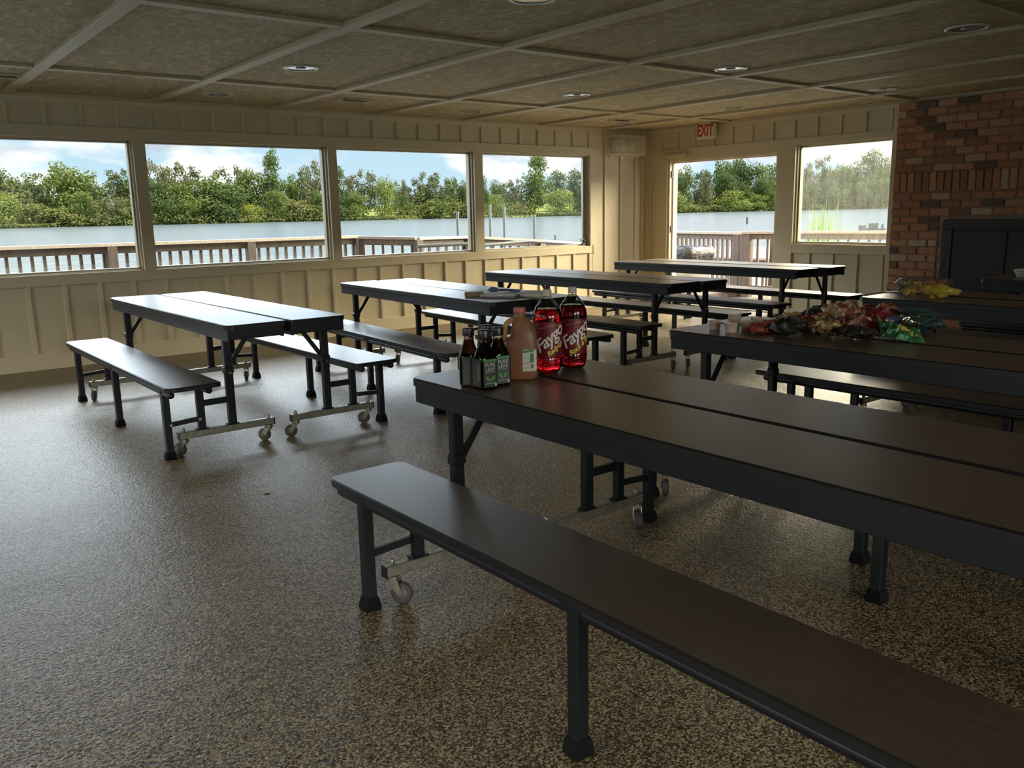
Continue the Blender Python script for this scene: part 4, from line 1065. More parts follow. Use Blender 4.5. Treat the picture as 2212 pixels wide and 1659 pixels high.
book('book', (-5.475, -4.01, ZT), math.radians(-62), .20, .14, .024, M_COV, 'thick grey paperback book right of the spiral notebook', 'book')
book('notebook', (-5.300, -3.86, ZT), math.radians(-55), .19, .15, .012, M_COV2, 'thin brown notebook behind the paperback book', 'notebook', M_COV)
gb_ = book('box_of_cards', (-5.745, -3.70, ZT), math.radians(-42), .13, .09, .034, mat('green_gold_card', (.10, .12, .04), .35), 'small green and gold box at the left of the notebooks', 'box', mat('gold_side', (.20, .15, .05), .4))
pp = empty('loose_paper', (-5.535, -3.665, ZT), math.radians(-50)); tag(pp, 'curled white paper pad between the green box and notebooks', 'paper')
g = MB(); nn = 10
vs = [(-.10 + .20 * i / nn, -.06 + .12 * j, .006 + .012 * abs(math.sin(i * .5 + j)) * (i / nn)) for i in range(nn + 1) for j in (0, 1)]
g.add(vs + [(x, y, z - .004) for x, y, z in vs], [(2 * i, 2 * i + 2, 2 * i + 3, 2 * i + 1) for i in range(nn)] + [(22 + 2 * i, 22 + 2 * i + 1, 22 + 2 * i + 3, 22 + 2 * i + 2) for i in range(nn)], 0, True)
g.build('sheet', mat('white_paper', (.68, .68, .66), .6), pp)
MB().box(-.098, .09, -.058, .058, 0, .004).build('pad', M_PAGE, pp)
pn = empty('marker_pen', (-5.372, -3.62, ZT + .010), math.radians(-70)); tag(pn, 'blue marker pen lying behind the loose paper', 'pen')
MB().cyl((-.07, 0, 0), (.05, 0, 0), .0095, n=12).build('barrel', mat('dark_blue_barrel', (.04, .05, .10), .35), pn)
MB().cyl((.05, 0, 0), (.10, 0, 0), .0100, .0085, n=12).build('pen_cap', mat('blue_cap', (.05, .10, .30), .35), pn)
kn_ = empty('key_pouch', (-5.47, -3.575, ZT), math.radians(-60)); tag(kn_, 'small blue pouch touching the marker pen', 'pouch')
mb_, tp_, zm_ = bag_mesh(.10, .06, .03, 77, .006); mb_.build('pouch_body', mat('blue_fabric', (.10, .15, .28), .7), kn_)
MB().tube(smooth_path([(.045, 0, .012), (.07, .01, .006), (.085, -.012, .004), (.06, -.03, .004)], 5), .002, 6).build('loop', M_BLACK, kn_)

# ------------------------------------------------------------------ things on the floor
lf = empty('dry_leaf', (-7.81, -4.79, .001), .7); tag(lf, 'small dry brown leaf lying alone on the open floor', 'leaf')
q = MB(); P = [(0, -.020), (.006, -.008), (.022, -.006), (.010, .002), (.016, .016), (.002, .008), (-.006, .024), (-.006, .006), (-.020, .004), (-.008, -.004)]
q.add([(0, 0, .004)] + [(x, y, .001 + .008 * abs(x) * 40 * .02) for x, y in P], [(0, 1 + i, 1 + (i + 1) % len(P)) for i in range(len(P))], 0, False); q.build('leaf_blade', mat('dry_leaf_brown', (.18, .05, .02), .7), lf)
MB().tube([(0, -.02, .002), (.002, -.034, .0015)], .0007, 5).build('leaf_stem', bpy.data.materials['dry_leaf_brown'], lf)
M_CRACK = mat('filled_crack', (.30, .26, .19), .5)
for P in ([(-7.77, -4.35), (-7.73, -4.49), (-7.77, -4.76), (-7.82, -5.15), (-7.84, -5.47), (-7.85, -5.64)], [(-8.46, -2.96), (-8.36, -3.19), (-8.29, -3.45), (-8.28, -3.99)]):
    pth = smooth_path([(x, y, .0004) for x, y in P], 8); q = MB()
    for i in range(len(pth) - 1): q.bar(pth[i], pth[i + 1], .0035, .0006)
    q.build('crack_line', M_CRACK, floor)

# far trees: x, y, height, crown width, row depth, kind, order
TREES = {
  'the leftmost window': [(48.1, 386.6, 21.2, 21.0, 2, 0, 12), (55.7, 385.5, 20.7, 18.5, 2, 0, 60), (63.5, 384.1, 20.5, 16.1, 2, 4, 108), (67.6, 369.0, 24.4, 24.4, 1, 0, 150), (75.0, 367.5, 18.6, 15.4, 1, 0, 196), (88.1, 378.7, 22.0, 18.2, 2, 4, 255), (93.2, 377.4, 20.5, 13.6, 2, 0, 285), (43.5, 359.0, 13.5, 15.2, 0, 2, 8), (55.9, 357.0, 10.1, 16.1, 0, 3, 92), (63.3, 355.6, 8.6, 15.0, 0, 3, 140), (70.2, 354.2, 12.0, 12.8, 0, 0, 185), (78.9, 352.2, 11.0, 15.9, 0, 4, 240), (85.3, 350.5, 8.3, 11.6, 0, 3, 280), (52.2, 378.9, 16.3, 20.5, 1.5, 4, 45)],
  'the second window from the left': [(99.7, 361.0, 26.0, 13.0, 1, 4, 345), (106.5, 359.0, 25.0, 15.1, 1, 4, 385), (113.6, 357.3, 22.8, 16.2, 1, 4, 425), (118.5, 349.2, 19.1, 27.5, 0.5, 0, 465), (131.5, 360.4, 24.0, 17.5, 1.5, 4, 510), (135.5, 352.2, 20.9, 15.1, 1, 0, 545), (143.5, 349.9, 27.5, 17.2, 1, 1, 588), (156.2, 353.3, 20.1, 15.3, 1.5, 0, 640), (160.4, 344.6, 25.8, 15.0, 1, 4, 678), (96.6, 347.4, 16.2, 16.7, 0, 0, 350), (104.8, 344.8, 15.2, 17.7, 0, 0, 400), (122.3, 341.2, 14.8, 18.7, 0, 0, 500), (130.8, 339.0, 7.7, 12.4, 0, 2, 548), (140.2, 336.4, 12.2, 15.6, 0, 0, 600), (150.2, 333.4, 10.2, 14.5, 0, 3, 655), (156.6, 331.2, 13.0, 12.4, 0, 0, 690)],
  'the third window from the left': [(171.2, 340.7, 22.8, 12.9, 1, 4, 735), (180.7, 337.0, 21.8, 16.1, 1, 4, 785), (187.6, 329.6, 18.9, 13.2, 0.7, 2, 832), (203.8, 342.2, 18.0, 11.2, 2, 4, 868), (207.3, 332.8, 18.4, 12.1, 1.5, 4, 905), (210.2, 323.6, 19.7, 19.4, 1, 4, 940), (220.7, 326.0, 17.4, 9.9, 1.5, 1, 975), (221.5, 317.7, 16.7, 9.7, 1, 0, 1000), (164.8, 328.3, 12.0, 12.4, 0, 0, 735), (171.2, 325.9, 12.4, 12.4, 0, 0, 770), (192.6, 321.3, 10.1, 9.5, 0.3, 0, 874), (201.5, 312.4, 9.4, 14.6, 0, 3, 935), (213.4, 306.3, 7.8, 12.5, 0, 3, 1000), (202.2, 330.6, 8.5, 10.9, 1.2, 3, 890)],
  'the fourth window from the left': [(229.9, 313.0, 17.4, 10.9, 1, 0, 1045), (243.9, 320.8, 17.0, 12.4, 2, 0, 1075), (245.3, 311.9, 16.6, 12.2, 1.5, 4, 1105), (247.3, 297.4, 26.2, 19.9, 0.7, 1, 1155), (263.6, 299.8, 19.6, 13.4, 1.5, 0, 1205), (270.4, 295.0, 19.9, 13.4, 1.5, 0, 1243), (226.3, 299.0, 10.0, 10.1, 0, 2, 1072), (240.1, 300.3, 7.5, 9.7, 0.6, 3, 1120), (250.9, 283.2, 12.5, 18.0, 0, 2, 1212), (259.4, 277.2, 13.3, 10.6, 0, 0, 1262), (222.2, 306.2, 13.2, 8.5, 0.3, 0, 1035)],
  'the open doorway': [(367.3, 312.1, 24.9, 18.9, 1, 0, 1475), (389.8, 315.8, 22.4, 16.9, 2, 0, 1520), (394.3, 306.9, 29.7, 17.5, 1.5, 0, 1558), (404.8, 301.9, 30.6, 21.4, 1.5, 0, 1598), (410.1, 292.5, 24.1, 18.5, 1, 0, 1640), (424.9, 292.1, 25.4, 17.6, 1.5, 1, 1675), (352.8, 304.6, 11.7, 14.4, 0, 2, 1460), (373.3, 302.7, 19.9, 13.5, 0.5, 4, 1519), (388.4, 300.0, 20.1, 19.4, 0.8, 0, 1565), (384.7, 290.8, 11.3, 21.8, 0, 2, 1585), (395.7, 285.8, 9.6, 16.6, 0, 0, 1628), (405.8, 286.4, 16.7, 13.5, 0.4, 1, 1650), (360.5, 301.4, 4.8, 11.9, 0, 3, 1490), (372.7, 296.2, 4.1, 13.4, 0, 3, 1538), (406.9, 280.5, 10.2, 12.6, 0, 0, 1672), (398.3, 292.7, 14.4, 22.4, 0.6, 0, 1612)],
  'the window beside the brick chimney': [(434.7, 280.2, 26.4, 17.7, 1, 4, 1735), (450.2, 279.0, 29.5, 18.2, 1.5, 4, 1772), (458.8, 274.4, 25.3, 18.4, 1.5, 0, 1805), (461.9, 265.9, 26.7, 18.4, 1, 0, 1840), (469.3, 259.2, 31.1, 21.6, 0.8, 0, 1878), (480.6, 255.7, 28.6, 18.9, 1, 0, 1912), (424.8, 271.7, 15.7, 15.8, 0, 0, 1742), (437.0, 265.5, 15.6, 22.0, 0, 0, 1790), (449.9, 262.9, 20.1, 10.8, 0.3, 1, 1826), (455.4, 255.9, 14.5, 24.1, 0, 0, 1862), (466.5, 250.1, 15.6, 21.4, 0, 0, 1905)],
}
SHORE = [(-63.1, 352.8), (-22.6, 356.5), (14.0, 356.0), (41.5, 353.2), (63.6, 349.4), (86.9, 343.9), (120.2, 335.5), (167.1, 321.1), (211.7, 300.4), (254.9, 273.1), (286.3, 278.1), (345.7, 301.7), (373.6, 290.0), (404.0, 276.1), (434.5, 261.1), (464.5, 245.4), (495.3, 213.0), (517.6, 153.0), (534.1, 83.3)]
# ------------------------------------------------------------------ outside: deck, railings, lake, shore and trees
ZD = -.03; ZD2 = -.12
dk = MB().box(-13, 3.2, .16, 3.15, ZD - .2, ZD - .03).build('deck', M_DECKW); dk['kind'] = 'structure'
for i in range(21):
    y = .19 + i * .142
    MB().box(-13, 3.2, y, y + .134, ZD - .03, ZD, c=.004).build('plank', M_DECKW, dk)
dk2 = MB().box(.17, 3.2, -8, .15, ZD2 - .2, ZD2 - .03).build('deck', M_DECKW); dk2['kind'] = 'structure'
for i in range(21):
    x = .20 + i * .142
    MB().box(x, x + .134, -8, .15, ZD2 - .03, ZD2, c=.004).build('plank', M_DECKW, dk2)

def railing(pts, label, posts=None, sp=.134, drop=1.02, tw=.14, kids_ok=True):
    """pts: (x, y, z of the cap-rail top); posts: list of fractions; cap rail, two side rails, balusters, posts"""
    P0 = Vector(pts[0])
    r = empty('deck_railing', (P0.x, P0.y, P0.z - drop)); tag(r, label, 'railing', 'wooden deck railings')
    off = Vector((P0.x, P0.y, P0.z - drop))
    for a, b in zip(pts[:-1], pts[1:]):
        a = Vector(a) - off; b = Vector(b) - off; d = b - a; L_ = d.length; u = d / L_
        MB().bar(a - Vector((0, 0, .02)), b - Vector((0, 0, .02)), tw, .038).build('cap_rail', M_RAILTOP, r)
        MB().bar(a - Vector((0, 0, .085)), b - Vector((0, 0, .085)), .038, .088).build('top_rail', M_DECKW, r)
        MB().bar(a - Vector((0, 0, .92)), b - Vector((0, 0, .92)), .038, .088).build('bottom_rail', M_DECKW, r)
        n = int(L_ / sp); sd_ = Vector((0, 0, 1)).cross(u).normalized() * .038
        me = None
        q = MB(); q.box(-.018, .018, -.018, .018, -.93, -.045); base = q.build('baluster', M_DECKW, r)
        for i in range(n):
            o = base if i == 0 else base.copy()
            if i: COL.objects.link(o)
            o.parent = r; o.location = a + d * ((i + .5) / n) + sd_; o.rotation_euler = (0, 0, math.atan2(u.y, u.x))
    for px_, py_, pz_ in (posts or []):
        p = Vector((px_, py_, pz_)) - off
        MB().box(p.x - .058, p.x + .058, p.y - .058, p.y + .058, p.z - drop - .1, p.z - .042, c=.004).build('post', M_DECKW, r)
    return r
railing([(-11.5, 3.0, 1.06), (-3.03, 3.0, 1.03)], 'long straight wooden railing behind the first three windows', [(x, 2.99, 1.05) for x in (-11.4, -10.3, -8.4, -6.51, -4.71, -3.04)])
railing([(-3.03, 3.0, 1.02), (-2.38, 2.40, .99)], 'short angled railing section at the deck corner, seen in the third window', [(-2.36, 2.38, .99)])
railing([(-2.33, 2.45, .985), (-1.26, 2.62, .97)], 'railing section with wide gaps at the right of the third window', [(-1.28, 2.60, .97)], sp=.17)
railing([(-1.20, 2.62, .965), (.24, 2.62, .86), (1.15, 2.62, .78)], 'sloping ramp railing seen low in the fourth window', [(.24, 2.60, .86), (1.15, 2.60, .78)], sp=.17)
railing([(2.85, 2.3, .935), (2.50, .13, .93)], 'reddish railing outside the doorway, left of the corner post', [(2.85, 2.3, .935), (2.50, .11, .935), (2.51, .24, .935)], sp=.115)
railing([(2.44, .10, .945), (2.62, -.90, .95), (2.90, -3.4, .955)], 'greyer railing right of the corner post, running behind the chimney window', [(2.46, .0, .945), (2.86, -3.3, .95)], sp=.15)
railing([(4.1, 2.6, .42), (3.9, -2.6, .42)], 'lower wooden railing beyond the deck edge outside the doorway', [(4.05, 1.2, .42), (3.98, -.6, .42)], sp=.13)
# stair rail sloping down behind the corner
st_ = empty('stair_handrail', (3.1, -.15, -.12)); tag(st_, 'sloping wooden stair handrail beyond the corner post outside', 'railing')
MB().bar((0, .1, 1.0), (.9, -1.0, .45), .09, .04).build('hand_rail', M_RAILTOP, st_); MB().bar((0, .1, .93), (.9, -1.0, .38), .04, .08).build('side_rail', M_DECKW, st_)
MB().box(-.05, .05, .05, .15, -.4, .98).build('post', M_DECKW, st_); MB().box(.85, .95, -1.05, -.95, -.6, .42).build('post', M_DECKW, st_)
# grey pipe handrail
M_PIPE = mat('grey_painted_pipe', (.16, .17, .19), .35, metal=.3); M_PIPEW = mat('pale_aluminium_pipe', (.13, .135, .14), .35, metal=.5)
ph = empty('pipe_handrail', (-2.9, 1.5, ZD)); tag(ph, 'grey pipe handrail rising to a bend in the fourth window', 'handrail')
MB().tube([(1.12, 0, .89), (1.97, 0, .92), (3.05, 0, .83)], .024, 10).build('bent_pipe', M_PIPE, ph)
for x, z in ((1.97, .91), (3.0, .84)): MB().cyl((x, 0, 0), (x, 0, z), .016, n=8).build('pipe_post', M_PIPE, ph)
ph2 = empty('pipe_handrail', (-2.9, 1.55, ZD)); tag(ph2, 'pale horizontal pipe handrail in front of the third window railing', 'handrail')
MB().tube([(0, 0, .915), (1.12, 0, .92)], .024, 10).build('straight_pipe', M_PIPEW, ph2)
for x in (.05, 1.08): MB().cyl((x, 0, 0), (x, 0, .91), .016, n=8).build('pipe_post', M_PIPEW, ph2)
# boat dock with pipes
WZ = -.50
dck = empty('floating_dock', (1.0, 6.0, WZ)); tag(dck, 'pale floating dock behind the ramp railing', 'dock')
for k in range(14): MB().box(-3 + k * .42, -3 + k * .42 + .40, 0, 2.2, .22, .27, c=.006).build('plank', M_RAILTOP, dck)
MB().box(-3, 2.85, .05, .20, -.1, .22).build('dock_beam', M_DECKW, dck); MB().box(-3, 2.85, 2.0, 2.15, -.1, .22).build('dock_beam', M_DECKW, dck)
for i, (x, z, lab) in enumerate([(.20, 1.36, 'tall grey dock pipe seen at the right of the third window'), (.98, 1.48, 'tallest grey dock pipe, left in the fourth window'), (1.33, 1.44, 'second grey dock pipe in the fourth window'), (2.11, 1.27, 'grey dock pipe left of the tall lakeside tree base'), (2.68, .84, 'short grey dock pipe barely above the railing'), (3.42, .74, 'shortest dock pipe at the right end of the fourth window')]):
    o = empty('dock_pipe', (x, 5.0, WZ)); tag(o, lab, 'pipe', 'dock mooring pipes')
    MB().cyl((0, 0, -.3), (0, 0, z - WZ - .03), .028, n=12).build('pipe', M_PIPEW, o); MB().cyl((0, 0, z - WZ - .03), (0, 0, z - WZ), .033, n=12).build('pipe_cap', M_PIPEW, o)
by = empty('orange_buoy', (.70, 6.2, WZ + .27)); tag(by, 'bright orange float on the dock behind the railing gaps', 'buoy')
q = MB(); q.lathe([(.02, 0), (.14, .03), (.19, .12), (.19, .35), (.14, .45), (.03, .50)], 20); q.build('float', mat('orange_float', (.85, .10, .02), .4), by)
q = MB(); q.lathe([(.03, .50), (.03, .56), (.001, .57)], 12); q.build('eyelet', M_WHITEP, by)
# channel marker and old pilings
mk = empty('channel_marker', (77, 55, WZ)); tag(mk, 'thin dark post standing in the lake beyond the doorway', 'post')
MB().cyl((0, 0, -.5), (0, 0, .72), .10, n=10).build('marker_post', mat('dark_post', (.10, .09, .12), .7), mk); MB().cyl((0, 0, .72), (0, 0, .80), .11, .05, n=10).build('marker_top', mat('dark_top', (.06, .06, .07), .7), mk)
M_PILE = wood_out('grey_pilings', (.10, .09, .09), (.17, .16, .16), (.25, .24, .23))
pl = empty('old_pier', (50, 24, WZ)); tag(pl, 'broken grey pier pilings standing in the water, seen through the dusty window', 'pier')
for i in range(11):
    h_ = (.42, .40, .43, .2, .55, .58, .56, .60, .2, .5, .2)[i]; y = 1.2 - i * .19
    MB().box(-.06, .06, y - .07, y + .07, -.4, h_, c=.01).build('piling', M_PILE, pl)
# wrapped grill / bin outside the doorway
gr = empty('trash_can', (1.20, .28, ZD2)); tag(gr, 'pale rectangular bin with crumpled black bag outside the doorway', 'trash can')
gr.scale = (1, 1, 1.08)
M_BIN = mat('pale_grey_bin', (.46, .47, .43), .5)
loft([(sup(.24, .30, 8), 0), (sup(.25, .31, 8), .02), (sup(.27, .34, 8), .66), (sup(.285, .355, 8), .67), (sup(.285, .355, 8), .70)]).build('bin_body', M_BIN, gr)
bg_ = MB(); rr = random.Random(3); ring = []
for z, k in ((.60, 1.06), (.66, 1.10), (.70, 1.14), (.76, 1.10), (.80, 1.02), (.79, .90), (.74, .84), (.68, .78)):
    P = sup(.285 * k, .355 * k, 7, 64); ring.append(([(x + .020 * noise.noise(Vector((x * 14, y * 14, z * 20))), y + .020 * noise.noise(Vector((x * 14 + 9, y * 14, z * 20)))) for x, y in P], z))
bg_ = loft(ring, cap=(False, True)); bg_.v = [(x, y, z + .035 * noise.noise(Vector((x * 11, y * 11, 4)))) for x, y, z in bg_.v]
mbag = mat('glossy_black_bag', (.008, .008, .009), .22, spec=.5); t = NT(mbag); t.bump(t.noise(t.coord('Object'), 16, 5, .65), 1.0, .04); bg_.build('bin_bag', mbag, gr)
# reeds
M_REED = transluc('reed_green', (.10, .17, .025), .5, .5)
rd = random.Random(12); rp = empty('reed_clump', (4.9, .18, -.55)); tag(rp, 'yellow green reeds growing behind the railing, seen through the dusty window', 'reeds')
for k in range(120):
    x, y = rd.gauss(0, .14), rd.gauss(0, .20); h_ = rd.uniform(1.3, 2.2) * (1 - min(abs(y), .5) * .6); a = rd.uniform(0, 2 * PI); bend = rd.uniform(.05, .45); w_ = rd.uniform(.014, .034)
    pts = [Vector((x + math.cos(a) * bend * (u_ ** 2), y + math.sin(a) * bend * (u_ ** 2) + rd.uniform(-.004, .004), h_ * (u_ - .25 * bend * u_ ** 3))) for u_ in [i / 6 for i in range(7)]]
    side = Vector((-.5, .85, 0)).normalized() if k % 2 else Vector((-math.sin(a), math.cos(a), 0)); q = MB(); vs = []
    for i, p in enumerate(pts): ww = w_ * (1 - i / 6.3); vs += [p - side * ww, p + side * ww]
    q.add(vs, [(2 * i, 2 * i + 2, 2 * i + 3, 2 * i + 1) for i in range(6)], 0, True); q.build('reed_blade', M_REED, rp)

# lake
def lake_mat():
    m = mat('lake_water', (.26, .32, .36), .16, spec=.5); t = NT(m); t.b.inputs['IOR'].default_value = 1.33
    n1 = t.noise(t.coord('Object', (1, 1, 1)), .9, 4, .6); n2 = t.noise(t.coord('Object', (1, 1, 1)), .13, 3, .6)
    md = t.n('ShaderNodeMath', operation='MULTIPLY_ADD'); t.l(n2, md.inputs[0]); md.inputs[1].default_value = 2.2; t.l(n1, md.inputs[2])
    t.bump(md.outputs[0], .5, .22); return m
lk = MB(); lk.add([(-1500, -600, WZ), (2500, -600, WZ), (2500, 2500, WZ), (-1500, 2500, WZ)], [(0, 1, 2, 3)])
lake = lk.build('lake', lake_mat()); lake['kind'] = 'structure'
# far shore: bank, lawn
M_GRASS = mat('lawn_grass', (.26, .30, .06), .9); t = NT(M_GRASS)
c = t.ramp(t.noise(t.coord('Object'), .05, 4), [(.35, (.13, .17, .035)), (.5, (.30, .33, .07)), (.7, (.40, .42, .10))]); t.l(c, t.b.inputs['Base Color'])
sh = MB(); C0 = Vector((-9.3, -8.6)); prof = [(-1, -.3), (0, -.2), (5, .0), (14, 1.2), (60, 4.2), (400, 10)]
vs = []
for x, y in SHORE:
    d_ = (Vector((x, y)) - C0).normalized()
    for r, z in prof: vs.append((x + d_.x * r, y + d_.y * r, WZ + z))
n = len(prof); fs = [(i * n + k, i * n + k + 1, (i + 1) * n + k + 1, (i + 1) * n + k) for i in range(len(SHORE) - 1) for k in range(n - 1)]
sh.add(vs, fs, 0, True); so_ = sh.build('far_shore', M_GRASS); so_['kind'] = 'structure'

def leaf_mat():
    m = mat('tree_leaves', (.14, .22, .05), .75); t = NT(m); t.b.inputs['Specular IOR Level'].default_value = .15
    oi = t.n('ShaderNodeObjectInfo'); ge = t.n('ShaderNodeNewGeometry')
    n = t.noise(t.coord('Object'), .35, 3, .6)
    a = t.ramp(n, [(.30, (.50, .62, .42)), (.62, (1.25, 1.18, .95))])
    isl = t.n('ShaderNodeMapRange'); t.l(ge.outputs['Random Per Island'], isl.inputs[0]); isl.inputs[3].default_value = .7; isl.inputs[4].default_value = 1.25
    mx = t.n('ShaderNodeMix', data_type='RGBA', blend_type='MULTIPLY'); mx.inputs['Factor'].default_value = 1; t.l(oi.outputs['Color'], mx.inputs['A']); t.l(a, mx.inputs['B'])
    hs = t.n('ShaderNodeHueSaturation'); t.l(mx.outputs['Result'], hs.inputs['Color']); t.l(isl.outputs[0], hs.inputs['Value'])
    tr = t.n('ShaderNodeBsdfTranslucent'); t.l(hs.outputs[0], tr.inputs[0]); t.l(hs.outputs[0], t.b.inputs['Base Color'])
    ms = t.n('ShaderNodeMixShader'); ms.inputs[0].default_value = .3; t.l(t.b.outputs[0], ms.inputs[1]); t.l(tr.outputs[0], ms.inputs[2]); t.l(ms.outputs[0], t.out.inputs[0]); return m
M_LEAF = leaf_mat(); M_BARK = mat('grey_bark', (.16, .13, .10), .9)
def crown(kind, seed):
    """unit tree: height 1, crown width about 1 (scaled per tree)"""
    r_ = random.Random(seed); blobs = []
    if kind == 0:      # broad round
        for k in range(26): 
            a = r_.uniform(0, 2 * PI); rr_ = r_.uniform(0, .36); z = r_.uniform(.22, .84); f = 1 - ((z - .45) / .55) ** 2 * .7
            blobs.append((rr_ * math.cos(a) * f, rr_ * math.sin(a) * f, z, r_.uniform(.10, .17)))
        blobs.append((0, 0, .5, .30)); blobs.append((0, 0, .30, .30))
    elif kind == 1:    # tall
        for k in range(26):
            a = r_.uniform(0, 2 * PI); z = r_.uniform(.15, .90); rr_ = r_.uniform(.05, .34) * (1 - abs(z - .5) * .9)
            blobs.append((rr_ * math.cos(a), rr_ * math.sin(a), z, r_.uniform(.09, .15)))
        blobs.append((0, 0, .5, .26)); blobs.append((0, 0, .28, .26))
    elif kind == 2:    # willow mound
        for k in range(22):
            a = r_.uniform(0, 2 * PI); z = r_.uniform(.15, .80); rr_ = r_.uniform(.1, .40) * math.sqrt(max(.05, 1 - (z / 1.0) ** 2))
            blobs.append((rr_ * math.cos(a), rr_ * math.sin(a), z, r_.uniform(.12, .18)))
        blobs.append((0, 0, .40, .36)); blobs.append((0, 0, .15, .36))
    elif kind == 3:    # bush
        for k in range(18):
            a = r_.uniform(0, 2 * PI); z = r_.uniform(.10, .75); rr_ = r_.uniform(.05, .42)
            blobs.append((rr_ * math.cos(a), rr_ * math.sin(a), z * (1 - rr_ * .6), r_.uniform(.13, .20)))
        blobs.append((0, 0, .25, .38))
    else:              # airy with see-through top
        for k in range(24):
            a = r_.uniform(0, 2 * PI); z = r_.uniform(.40, .90); rr_ = r_.uniform(.05, .40) * (1 - abs(z - .62) * .8)
            blobs.append((rr_ * math.cos(a), rr_ * math.sin(a), z, r_.uniform(.06, .12)))
        for k in range(10):
            a = r_.uniform(0, 2 * PI); blobs.append((.28 * math.cos(a), .28 * math.sin(a), r_.uniform(.1, .45), r_.uniform(.12, .18)))
        blobs.append((0, 0, .30, .28))
    tot = sum(b[3] ** 2 for b in blobs); mb = MB(); NL = 3400; vs = []; fs = []
    for (bx, by_, bz, br) in blobs:
        for k in range(int(NL * br ** 2 / tot)):
            v_ = Vector((r_.gauss(0, 1), r_.gauss(0, 1), r_.gauss(0, 1))).normalized()
            sc = br * (r_.random() ** .35) * (1 + .18 * noise.noise(v_ * 2.2 + Vector((bx * 9, by_ * 9, bz * 9))))
            p = Vector((bx, by_, bz)) + v_ * sc
            if p.z < .01: continue
            nrm = (v_ + Vector((r_.gauss(0, .55), r_.gauss(0, .55), r_.gauss(0, .55) + .25))).normalized()
            s_ = r_.uniform(.012, .022) * (1.5 if kind == 3 else 1)
            q = nrm.to_track_quat('Z', 'Y'); tw = r_.uniform(0, PI)
            b = len(vs)
            for (lx, ly) in ((-1, -.6), (.2, -1), (1.1, .3), (-.2, .9)):
                c_, s2 = math.cos(tw), math.sin(tw); l = Vector((lx * c_ - ly * s2, lx * s2 + ly * c_, .25 * lx * ly)) * s_
                vs.append(p + q @ l)
            fs.append((b, b + 1, b + 2, b + 3))
    mb.add(vs, fs, 0, False); return keep(mb, 'crown', M_LEAF)
def trunk(kind, seed):
    r_ = random.Random(seed); mb = MB(); h0 = .35
    mb.cyl((0, 0, -.03), (r_.uniform(-.02, .02), 0, h0), .026, .019, n=8)
    for k in range(5):
        a = 2 * PI * k / 5 + r_.uniform(-.4, .4); e_ = (.22 * math.cos(a), .22 * math.sin(a), r_.uniform(.55, .8)); mb.cyl((0, 0, h0 - .05), e_, .013, .004, n=6)
    return keep(mb, 'trunk', M_BARK)
CR = {k: [crown(k, 100 + k * 7 + s_) for s_ in range(2)] for k in range(5)}; TRK = [trunk(0, 5), trunk(1, 6)]
KN = {0: 'broad round', 1: 'tall upright', 2: 'drooping willow-like', 3: 'low bushy', 4: 'open-crowned'}
SP = {(1): 'tree'}
TINT = {0: [(.12, .19, .045), (.15, .23, .05), (.10, .165, .045)], 1: [(.14, .22, .06), (.11, .18, .05)], 2: [(.25, .33, .06), (.22, .31, .07)], 3: [(.19, .23, .07), (.26, .28, .09), (.15, .21, .05)], 4: [(.155, .195, .075), (.13, .18, .06)]}
tr_ = random.Random(21)
ORD = ['first', 'second', 'third', 'fourth', 'fifth', 'sixth', 'seventh', 'eighth', 'ninth', 'tenth', 'eleventh', 'twelfth']
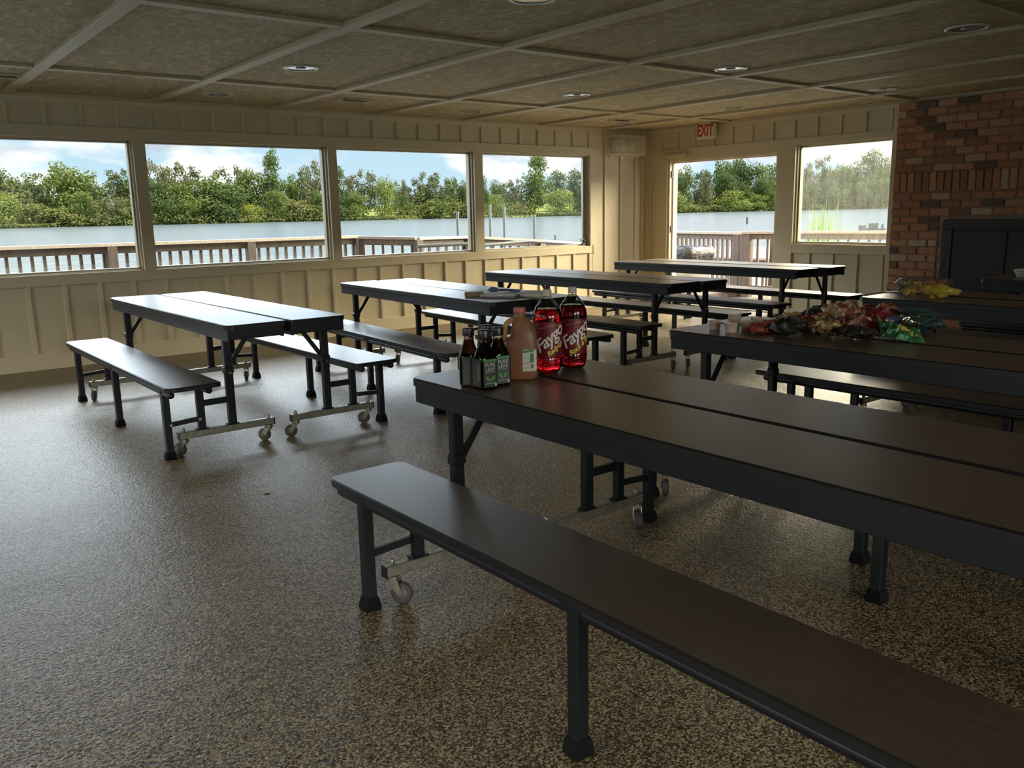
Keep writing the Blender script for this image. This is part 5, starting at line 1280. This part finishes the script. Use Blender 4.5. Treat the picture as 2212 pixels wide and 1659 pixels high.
for win, lst in TREES.items():
    rows_ = {'front': sorted([q for q in lst if q[4] < .8], key=lambda q: q[6]), 'back': sorted([q for q in lst if q[4] >= .8], key=lambda q: q[6])}
    for rn, L_ in rows_.items():
        for i, (x, y, h, wd, ly, kind, px_) in enumerate(L_):
            o = empty('tree', (x, y, WZ + .3 + ly * 1.2), tr_.uniform(0, 6.28))
            hh = max(h - .3 - ly * 1.2, 3); wsc = wd * 1.15
            c = bpy.data.objects.new('crown', CR[kind][tr_.randrange(2)]); COL.objects.link(c); c.parent = o; c.scale = (wsc, wsc, hh * 1.13)
            tn = TINT[kind][tr_.randrange(len(TINT[kind]))]; c.color = (tn[0] * 1.9, tn[1] * 1.50, tn[2] * 2.3, 1)
            if kind != 3:
                k_ = bpy.data.objects.new('trunk', TRK[tr_.randrange(2)]); COL.objects.link(k_); k_.parent = o; k_.scale = (wsc * .8, wsc * .8, hh)
            tag(o, '%s lakeside tree, %s from left in the %s row seen through %s' % (KN[kind], ORD[i], rn, win.replace('the window beside the brick chimney', 'the chimney window').replace(' window from the left', ' window')), 'tree', 'trees on the far shore')
# undergrowth along the bank: nobody could count it
rr = random.Random(8); vs = []; fs = []
S2 = [Vector(p) for p in SHORE]
for i in range(len(S2) - 1):
    a, b = S2[i], S2[i + 1]; seg = (b - a).length; n_ = int(seg * 85)
    for k in range(n_):
        u = rr.random(); p = a.lerp(b, u); d_ = (p - C0).normalized(); az_ = math.degrees(math.atan2(p.y + 8.6, p.x + 9.3))
        lawn = (79.2 < az_ < 84) or (59.0 < az_ < 61.5) or (47.5 < az_ < 50)
        dep = rr.random() ** .8 * (34 if not lawn else 3)
        q0 = p + d_ * (dep - 2.5); big = noise.noise(Vector((p.x * .09, p.y * .09, 1)))
        hmx = (9.5 + 5 * big) if not lawn else 1.2
        z = WZ + hmx * rr.random() ** .8 * (.35 + .85 * dep / 34 if not lawn else 1)
        P_ = Vector((q0.x, q0.y, z)); nrm = Vector((-d_.x + rr.gauss(0, .6), -d_.y + rr.gauss(0, .6), .6 + rr.gauss(0, .5))).normalized(); q = nrm.to_track_quat('Z', 'Y'); s_ = rr.uniform(.25, .5); tw = rr.uniform(0, PI); b0 = len(vs)
        for (lx, ly) in ((-1, -.6), (.2, -1), (1.1, .3), (-.2, .9)):
            c_, s2 = math.cos(tw), math.sin(tw); vs.append(P_ + q @ (Vector((lx * c_ - ly * s2, lx * s2 + ly * c_, .2 * lx * ly)) * s_))
        fs.append((b0, b0 + 1, b0 + 2, b0 + 3))
ug = MB().add(vs, fs).build('undergrowth', M_LEAF); ug.color = (.21, .23, .09, 1)
tag(ug, 'continuous green undergrowth along the far bank of the lake', 'undergrowth', kind='stuff')
